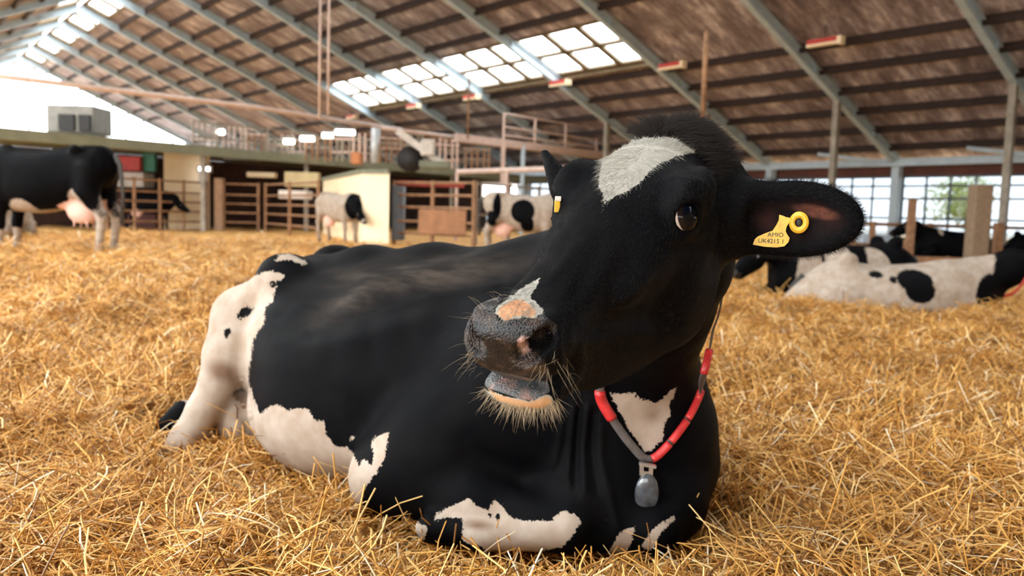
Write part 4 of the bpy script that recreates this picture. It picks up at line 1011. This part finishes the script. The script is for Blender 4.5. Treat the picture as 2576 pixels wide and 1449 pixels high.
dd = nrm(wn+np.array([-.45, 0, -.25])+RNG.normal(0, .25, wp.shape))
strands('muzzle_whisker', wp-wn*.001, dd, RNG.uniform(.012, .042, len(wp)), .00009, PALE, cow, RNG.normal(0, .2, wp.shape)-BZ*.25, k=6)
# ------------------------------------------------------------------ the other cows
X_, Y_, Z_ = np.eye(3)
def herd_cow(pose, loc, heading, scale, blobs, base_white, label, head, grid=.024, zs=1.0, tail=True, group=None):
    """head = (poll, direction) in the cow's own frame, x forward, z up"""
    c = Clay()
    if pose == 'stand':
        c.loft((0, 0, 0), X_, Y_, Z_, [(-.90, .05, 1.08, 1.30, 0), (-.82, .16, .95, 1.38, 0), (-.6, .25, .80, 1.42, 0), (-.35, .28, .66, 1.40, 0), (0, .34, .56, 1.35, 0), (.3, .33, .56, 1.35, 0), (.55, .26, .60, 1.39, 0), (.75, .17, .70, 1.28, 0), (.87, .07, .82, 1.12, 0)], k=.05)
        for s in (1, -1):
            c.ell((-.50, .22*s, 1.36), (.07, .05, .05), k=.08)
            c.chain([(-.66, .16*s, 1.10), (-.62, .19*s, .84), (-.80, .17*s, .55), (-.76, .17*s, .14), (-.72, .17*s, .04)], [.18, .14, .062, .042, .055], k=.06)
            c.chain([(.52, .17*s, 1.0), (.50, .19*s, .72), (.53, .17*s, .42), (.53, .17*s, .14), (.56, .17*s, .04)], [.17, .10, .058, .040, .052], k=.06)
        c.ell((-.47, 0, .60), (.21, .15, .17), k=.07)
        for x in (-.55, -.38):
            for s in (1, -1): c.cone((x, .07*s, .46), (x, .075*s, .38), .018, .012, k=.02)
        c.cone((.55, 0, 1.12), (.80, 0, 1.0), .22, .16, k=.1)
        nb = np.array([.72, 0, 1.16])
    else:
        c.loft((0, 0, 0), X_, Y_, Z_, [(-1.08, .05, .06, .30, 0), (-.90, .18, .02, .52, 0), (-.6, .32, -.04, .72, 0), (-.35, .40, -.06, .68, 0), (.1, .40, -.06, .70, 0), (.4, .33, -.06, .75, 0), (.62, .25, 0, .72, 0), (.80, .12, .12, .55, 0)], k=.05)
        for s in (1, -1):
            c.ell((-.55, .18*s, .73), (.08, .06, .06), k=.09); c.ell((-.62, .30*s, .28), (.24, .14, .22), k=.07)
            c.chain([(-.45, .42*s, .20), (-.25, .47*s, .08), (-.62, .50*s, .05)], [.12, .07, .045], k=.05)
            c.chain([(.50, .28*s, .25), (.72, .27*s, .10), (.42, .36*s, .05)], [.12, .07, .04], k=.05)
        nb = np.array([.66, 0, .58])
    poll = np.array(head[0], float); D = np.array(head[1], float); D /= np.linalg.norm(D)
    S_ = np.cross(D, Z_); S_ /= np.linalg.norm(S_); U_ = np.cross(S_, D)
    c.chain([nb, (nb+poll)/2+np.array([0, 0, .02]), poll-U_*.08], [.21, .15, .115], k=.09)
    c.chain([poll-U_*.06, poll+D*.22-U_*.07, poll+D*.46-U_*.06], [.115, .10, .066], k=.04); c.chain([poll+D*.1-U_*.17, poll+D*.42-U_*.12], [.07, .045], k=.05)
    for s in (1, -1): c.ell(poll+S_*.19*s-U_*.07, (.11, .06, .022), [S_*s, D, U_], k=.03)
    gz_top = 1.65; xs = np.arange(-1.15, 1.75, grid); ys = np.arange(-.75, .75, grid); zs_ = np.arange(-.15, max(1.6, poll[2]+.25), grid)
    if poll[1] < -.4: ys = np.arange(-1.3, .75, grid)
    if poll[1] > .4: ys = np.arange(-.75, 1.3, grid)
    V, Q = c.mesh(xs, ys, zs_, relax=2)
    w_ = np.full(len(V), 60.0 if base_white else -60.0)
    for (ctr, rad, sign) in blobs:
        r_ = (1-np.sqrt((((V-np.array(ctr))/np.array(rad))**2).sum(1)))*min(rad)*420
        w_ = np.maximum(w_, r_) if sign > 0 else np.minimum(w_, -r_)
    no = np.full(len(V), -60.0); dm = np.where(V[:, 2] < .25, .25, -.2)
    pink = np.where((np.abs(V[:, 0]+.47) < .25) & (V[:, 2] < .74) & (np.abs(V[:, 1]) < .16) & (V[:, 2] > .36) & (pose == 'stand'), 1.0, 0)
    mz = (np.linalg.norm(V-(poll+D*.5-U_*.07), axis=1) < .075)
    ang = math.atan2(heading[1], heading[0]); ca, sa = math.cos(ang), math.sin(ang)
    def T(P): P = np.asarray(P, float)*[scale, scale, scale*zs]; return np.stack([P[..., 0]*ca-P[..., 1]*sa, P[..., 0]*sa+P[..., 1]*ca, P[..., 2]], -1)+np.array(loc)
    t = thing('cow', loc, label, 'cow', group)
    np_mesh('body', T(V), Q, COAT, t, True, dict(white=w_, pad=np.where(mz, 30, no), pink=no, lip=no, chin=no, earin=no, earpink=no, dirt=dm, dust=no, cool=np.zeros(len(V)), nostril=np.zeros(len(V)), udder=pink))
    if tail:
        z0 = 1.30 if pose == 'stand' else .55; y0 = .03
        pts = [(-.88, 0, z0), (-.97, y0, z0-.12), (-1.0, y0, max(z0-.5, .15)), (-.98, y0, max(z0-.85, .06))]
        MB().tube([tuple(T(p)) for p in pts], [.035*scale, .028*scale, .02*scale, .03*scale], 8).build('tail', TAILM, t, True)
    for s in (1, -1): eyeball(t, T(poll+D*.17+S_*.098*s-U_*.04), T(S_*s+D*.3+Z_*0)-np.array(loc), .021*scale)
    if pose == 'stand':
        for x, y in ((-.71, .17), (-.71, -.17), (.575, .17), (.575, -.17)):
            MB().tube([tuple(T((x, y, -.01))), tuple(T((x-.015, y, .075)))], [.064*scale, .052*scale], 10).build('hoof', HOOFM, t, True)
    return t
TAILM = simple('tail_hair', (.05, .045, .04, 1), .7); HOOFM = simple('hoof_horn', srgb(120, 98, 80), .6)
def g_at(px, Y): q = at(px, 600, Y); return np.array([q[0], Y, float(ground(q[0], Y))])
# standing, rump to the right, cut by the left edge
q = g_at(292, 10.3); herd_cow('stand', q+np.array([-.93, .15, -.07]), (-1, .06), 1.0,
    [((-.47, 0, .56), (.30, .2, .26), 1), ((-.74, .17, .30), (.16, .10, .50), 1), ((-.74, -.17, .30), (.16, .10, .44), 1), ((.20, 0, .55), (.20, .5, .22), 1), ((-.12, 0, .52), (.3, .22, .1), 1), ((-.52, .15, .74), (.14, .2, .16), 1), ((-.72, .2, .72), (.04, .2, .10), -1), ((.52, 0, .15), (.2, .4, .22), 1)],
    False, 'black standing cow with white udder and hind legs at the left edge', ((1.25, 0, 1.05), (.5, 0, -.85)))
# small pale heifer in front of the cabin
q = g_at(853, 21.0); q[2] = -.11; herd_cow('stand', q, (.72, -.69), .90,
    [((1.05, 0, 1.0), (.48, .5, .55), -1), ((-.72, .1, 1.1), (.18, .3, .2), -1)], True,
    'small pale heifer with black head standing in front of the cream cabin', ((1.08, -.1, .92), (.75, -.1, -.55)))
# spotted cow behind the ear
q = g_at(1300, 17.0); q[2] = -.16; herd_cow('stand', q+np.array([.14, 0, 0]), (1, -.12), .95,
    [((-.56, -.25, 1.1), (.09, .3, .30), -1), ((-.66, -.2, .85), (.14, .2, .20), -1), ((.0, -.3, 1.0), (.26, .4, .26), -1), ((.10, -.3, .72), (.15, .3, .20), -1), ((1.1, 0, 1.1), (.4, .5, .5), -1)], True,
    'white cow with black blotches standing half hidden behind the far ear', ((1.15, .1, 1.2), (.8, .1, -.5)))
# white lying cow on the right
q = g_at(2290, 7.6); herd_cow('lie', q+np.array([.02, .10, -.27]), (1, -.10), 1.04,
    [((-.03, -.34, .56), (.15, .25, .11), -1), ((.0, -.34, .47), (.13, .2, .12), -1), ((-.34, -.30, .60), (.06, .14, .035), -1), ((-.21, -.34, .56), (.03, .12, .035), -1), ((-.10, -.34, .57), (.05, .12, .04), -1), ((1.0, 0, .55), (.36, .6, .42), -1), ((.66, -.22, .38), (.18, .26, .26), -1), ((.42, -.40, .12), (.06, .1, .05), -1), ((-.80, -.30, .10), (.08, .12, .05), -1)],
    True, 'white lying cow with a square black patch on its side at the right edge', ((1.12, -.10, .78), (.85, -.35, -.45)), zs=.95)
# black and white cow lying behind it, facing left
q = g_at(2060, 9.2); herd_cow('lie', q+np.array([.25, .0, -.12]), (-1, -.15), 1.0,
    [((.20, .3, .45), (.16, .5, .5), 1), ((.50, .2, .25), (.14, .4, .5), 1), ((-.25, .3, .3), (.16, .4, .4), 1)], False,
    'black and white lying cow under the ear, facing left, behind the white one', ((1.05, .15, .66), (.7, .4, -.5)))
q = g_at(2380, 19.0); herd_cow('lie', q+np.array([.1, 0, .05]), (-1, .0), 1.0, [((.35, .3, .70), (.06, .2, .12), 1), ((.2, .4, .02), (.1, .2, .1), 1)], False,
    'black cow lying beyond the brown fence right of the timber post', ((1.05, .1, .85), (.8, .1, -.4)), grid=.03)
q = g_at(2590, 19.0); herd_cow('lie', q+np.array([.35, 0, 0]), (1, .1), 1.0, [], False, 'black cow lying beyond the brown fence at the right edge', ((1.05, .1, .85), (.8, .1, -.4)), grid=.03)
q = g_at(30, 13.5); herd_cow('lie', q+np.array([-.2, 0, -.03]), (.3, -.95), .85, [((0, -.2, .7), (.25, .2, .14), -1)], True, 'pale pinkish lying cow behind the legs of the black standing cow', ((1.0, .1, .7), (.8, .1, -.4)), grid=.03)
q = on_z(345, 580, -.12); herd_cow('stand', q+np.array([0, .9, 0]), (1, -.1), .92, [], False, 'black cow behind the left pen fence, head in front of the cream panel', ((1.12, -.05, 1.02), (.8, 0, -.6)), grid=.035)
# red collar on the white lying cow
q = g_at(2290, 7.6)+np.array([.02, .10, -.27]); cc_ = q+np.array([.90, -.16, .60]); pts = [cc_+.19*(math.cos(a)*np.array([.15, -.95, .1])+math.sin(a)*np.array([.35, .1, .95])) for a in np.linspace(0, 2*math.pi, 25)[:-1]]
col2 = thing('collar', cc_, 'red collar on the white lying cow at the right edge', 'collar'); MB().tube(pts, .012, 8, closed=True).build('strap', RED, col2, True)
# ------------------------------------------------------------------ collar and ear tags of the cow in front
def collar_pt(px, py, Y=None, off=.010):
    p, n = hit(px, py)
    if p is None or Y is not None: p, n = near(at(px, py, Y or 1.7))
    v = CAM-p; v /= np.linalg.norm(v); n = n+v*.4; n /= np.linalg.norm(n)
    return p+n*off
vis = [(1508, 992), (1514, 1012), (1527, 1030), (1546, 1062), (1573, 1102), (1604, 1140), (1626, 1166), (1652, 1146), (1683, 1112), (1706, 1082), (1726, 1052), (1742, 1020), (1756, 985), (1768, 945), (1778, 905)]
ring = [collar_pt(x, y) for x, y in vis[:-2]]+[at(1768, 948, 1.70), at(1779, 908, 1.71), at(1787, 872, 1.73)]
hid = [near(np.array(p)) for p in ((.445, 1.76, .64), (.435, 1.80, .72), (.36, 1.88, .84), (.26, 1.90, .85), (.17, 1.82, .78), (.15, 1.72, .66), (.17, 1.66, .56))]
ring += [p+n*.010 for p, n in hid]
def resample(P, closed, step=.006, it=14):
    P = np.array(P); Q = np.vstack([P, P[:1]]) if closed else P; L = np.r_[0, np.cumsum(np.linalg.norm(np.diff(Q, axis=0), axis=1))]
    t = np.arange(0, L[-1], step); R = np.stack([np.interp(t, L, Q[:, j]) for j in range(3)], 1)
    for _ in range(it): R = .5*R+.25*(np.roll(R, 1, 0)+np.roll(R, -1, 0)) if closed else R
    return R
RG = resample(ring, True)
for i_ in range(len(RG)):
    p, n = near(RG[i_]); s_ = (RG[i_]-p)@n
    if s_ < .005: RG[i_] = p+n*.006
RG = resample(RG, True, it=5)
RGP = proj(RG)
def idx_near(px, py): 
    vis_ = RG[:, 1] < 1.86; d = np.hypot(RGP[:, 0]-px, RGP[:, 1]-py)+np.where(vis_, 0, 1e4); return int(d.argmin())
STRAP = simple('grey_webbing', srgb(92, 86, 84), .7, 0, .15, 60, .3)
REDP = NT('red_sleeve'); REDP.set(Base_Color=REDP.ramp(REDP.noise(40, 3, REDP.coord()), [(.3, srgb(176, 34, 38)), (.7, srgb(216, 62, 62))]), Roughness=.35)
collar = thing('collar', RG[idx_near(1626, 1166)], 'grey neck collar with red sleeves and hanging tag on the cow in front', 'collar')
def ribbon(P, closed, hw, th):
    m_ = MB(); n = len(P); rows = []
    for i in range(n):
        t = P[(i+1) % n]-P[i-1] if closed else P[min(i+1, n-1)]-P[max(i-1, 0)]; t /= np.linalg.norm(t)+1e-9
        _, nn = near(P[i]); b = np.cross(t, nn); b /= np.linalg.norm(b)+1e-9; nn = np.cross(b, t)
        rows.append([P[i]+b*hw+nn*th, P[i]+b*hw-nn*th, P[i]-b*hw-nn*th, P[i]-b*hw+nn*th])
    V = [q for r_ in rows for q in r_]; Fs = []
    for i in range(n if closed else n-1):
        j = (i+1) % n
        for k in range(4): Fs.append((i*4+k, i*4+(k+1) % 4, j*4+(k+1) % 4, j*4+k))
    m_.add(V, Fs); return m_
ribbon(RG, True, .0095, .0016).build('strap', STRAP, collar, True)
def piece(pa, pb, r):
    a, b = idx_near(*pa), idx_near(*pb)
    if b < a: a, b = b, a
    if b-a > len(RG)/2: ii = list(range(b, len(RG)))+list(range(0, a+1))
    else: ii = list(range(a, b+1))
    P = RG[ii]
    if len(P) < 2: return
    v = CAM-P.mean(0); v /= np.linalg.norm(v); MB().tube(list(P+v*.003), r, 14).build('sleeve', REDP.m, collar, True)
piece((1754, 995), (1727, 1050), .0088); piece((1724, 1056), (1686, 1108), .0092); piece((1681, 1114), (1640, 1154), .0096)
piece((1508, 985), (1540, 1052), .0125); piece((1781, 880), (1768, 938), .0085)
SILV = simple('silver_clip', srgb(186, 182, 176), .3, .8, .1, 30)
TAGM = NT('smoky_plastic'); TAGM.set(Base_Color=TAGM.ramp(TAGM.noise(45, 4, TAGM.coord()), [(.3, (.022, .025, .03, 1)), (.6, (.065, .078, .092, 1)), (.8, (.13, .15, .17, 1))]), Roughness=.22); TAGM.b.inputs['Coat Weight'].default_value = .6
q = RG[idx_near(1626, 1166)]; Yq = q[1]-.030
def P_(x, y, Y=Yq): return at(x, y, Y)
MB().bar(P_(1608, 1166), P_(1650, 1174), .014, .007).build('clip_bar', SILV, collar, bevel=.001)
MB().bar(P_(1614, 1172), P_(1614, 1196), .005, .009, (1, 0, 0)).bar(P_(1638, 1174), P_(1636, 1198), .005, .009, (1, 0, 0)).obox(P_(1625, 1192), (1, 0, 0), (0, 1, 0), SN, .010, .003, .006).build('clip_hanger', SILV, collar)
V, Fs = ball_mesh(1.0, 28, 18); c = P_(1627, 1238); V = [c+np.array([x*.0270*(1.0-.10*z), y*.010, z*.0455]) for x, y, z in V]
m_ = MB(); m_.add(V, Fs); m_.build('pendant', TAGM.m, collar, True)
# near ear tag: button and flag
YEL = NT('yellow_plastic'); YEL.set(Base_Color=YEL.ramp(YEL.noise(60, 3, YEL.coord()), [(.3, srgb(196, 152, 8)), (.7, srgb(218, 180, 24))]), Roughness=.4)
YEL2 = simple('pale_yellow_plastic', srgb(222, 176, 48), .4, 0, .08, 80)
INK = simple('black_ink', (.02, .018, .012, 1), .6)
def ear_plane(px, py, off):
    d = _ray(px, py); n = EARL[2]; o = EARC+n*off; return CAM+d*(((o-CAM)@n)/(d@n))
et = thing('ear_tag', ear_plane(1978, 575, .02), 'yellow two-piece ear tag in the near ear of the cow in front', 'ear tag')
FLAG = [(1961,541),(1969,543),(1978,547),(1986,548),(1987,556),(1981,566),(1978,571),(1976,582),(1980,590),(1986,599),(1983,609),(1973,619),(1953,622),(1923,620),(1895,615),(1898,604),(1906,596),(1926,587),(1944,581),(1954,566),(1960,554)]
def plate(poly, off, th):
    A_ = [ear_plane(x, y, off) for x, y in poly]; n = EARL[2]; B_ = [p+n*th for p in A_]; k = len(A_)
    m_ = MB(); m_.add(A_+B_, [tuple(range(k)), tuple(range(2*k-1, k-1, -1))]+[(i, (i+1) % k, (i+1) % k+k, i+k) for i in range(k)]); return m_
plate(FLAG, .021, .0016).build('flag', YEL.m, et, bevel=.0004)
cen = ear_plane(2010, 560, .019); n = EARL[2]; e1_, e2_ = EARL[0], EARL[1]
def disc(c, r0, r1, h0, h1, n_=32):
    V = []; 
    for r_, h in ((r0, h0), (r1, h1)):
        for j in range(n_): a = 2*math.pi*j/n_; V.append(c+e1_*r_*math.cos(a)*.86+e2_*r_*math.sin(a)+n*h)
    return V
k = 32; V = disc(cen, .0075, .0185, .004, .003)+disc(cen, .0185, .0075, 0, 0); Fs = []
for a_, b_ in ((0, 1), (1, 2), (2, 3), (3, 0)): Fs += [(a_*k+j, a_*k+(j+1) % k, b_*k+(j+1) % k, b_*k+j) for j in range(k)]
m_ = MB(); m_.add(V, Fs); m_.build('button', YEL2, et, True)
V, Fs = ball_mesh(1.0, 20, 12); m_ = MB(); m_.add([cen+e1_*x*.0068*.86+e2_*y*.0078+n*(z*.004) for x, y, z in V], Fs); m_.build('stud', DARK, et, True)
MB().tube([cen-n*.02, cen+n*.001], .004, 10).tube([ear_plane(1975, 552, .0), ear_plane(1975, 552, .021)], .003, 8).build('pin', YEL2, et)
def text_on_ear(s_, px, py, size, ang):
    cu = bpy.data.curves.new('lettering', 'FONT'); cu.body = s_; cu.size = size; cu.extrude = .0002; cu.align_x = 'CENTER'; cu.align_y = 'CENTER'
    to_ = bpy.data.objects.new('lettering', cu); COL.objects.link(to_); bpy.context.view_layer.update()
    me_ = bpy.data.meshes.new_from_object(to_.evaluated_get(bpy.context.evaluated_depsgraph_get())); bpy.data.objects.remove(to_)
    o = bpy.data.objects.new('lettering', me_); COL.objects.link(o); me_.materials.clear(); me_.materials.append(INK)
    nn = n; x = e1_*math.cos(ang)+e2_*math.sin(ang); y = np.cross(nn, x); p = ear_plane(px, py, .0230)
    m = Matrix(((x[0], y[0], nn[0], p[0]), (x[1], y[1], nn[1], p[1]), (x[2], y[2], nn[2], p[2]), (0, 0, 0, 1)))
    o.parent = et; o.matrix_parent_inverse = Matrix.Translation(-et.location); o.matrix_basis = m
text_on_ear('AMIO', 1951, 591, .0105, 0); text_on_ear('UK4215 1', 1940, 607, .0105, 0)
# far ear tag
ft = thing('ear_tag', at(1402, 515, 1.55), 'small pale yellow ear tag half hidden in the far ear of the cow in front', 'ear tag')
p0_, _n = hit(1399, 512); Yf = (p0_[1]-.006) if p0_ is not None and p0_[1] < 1.75 else 1.54
MB().obox(at(1402, 519, Yf), (1, 0, 0), (0, 1, 0), SN, .0048, .002, .010).build('flag', YEL.m, ft, bevel=.001)
MB().obox(at(1404, 500, Yf), (1, 0, 0), (0, 1, 0), SN, .005, .003, .004).build('button', WHITE, ft, bevel=.001)
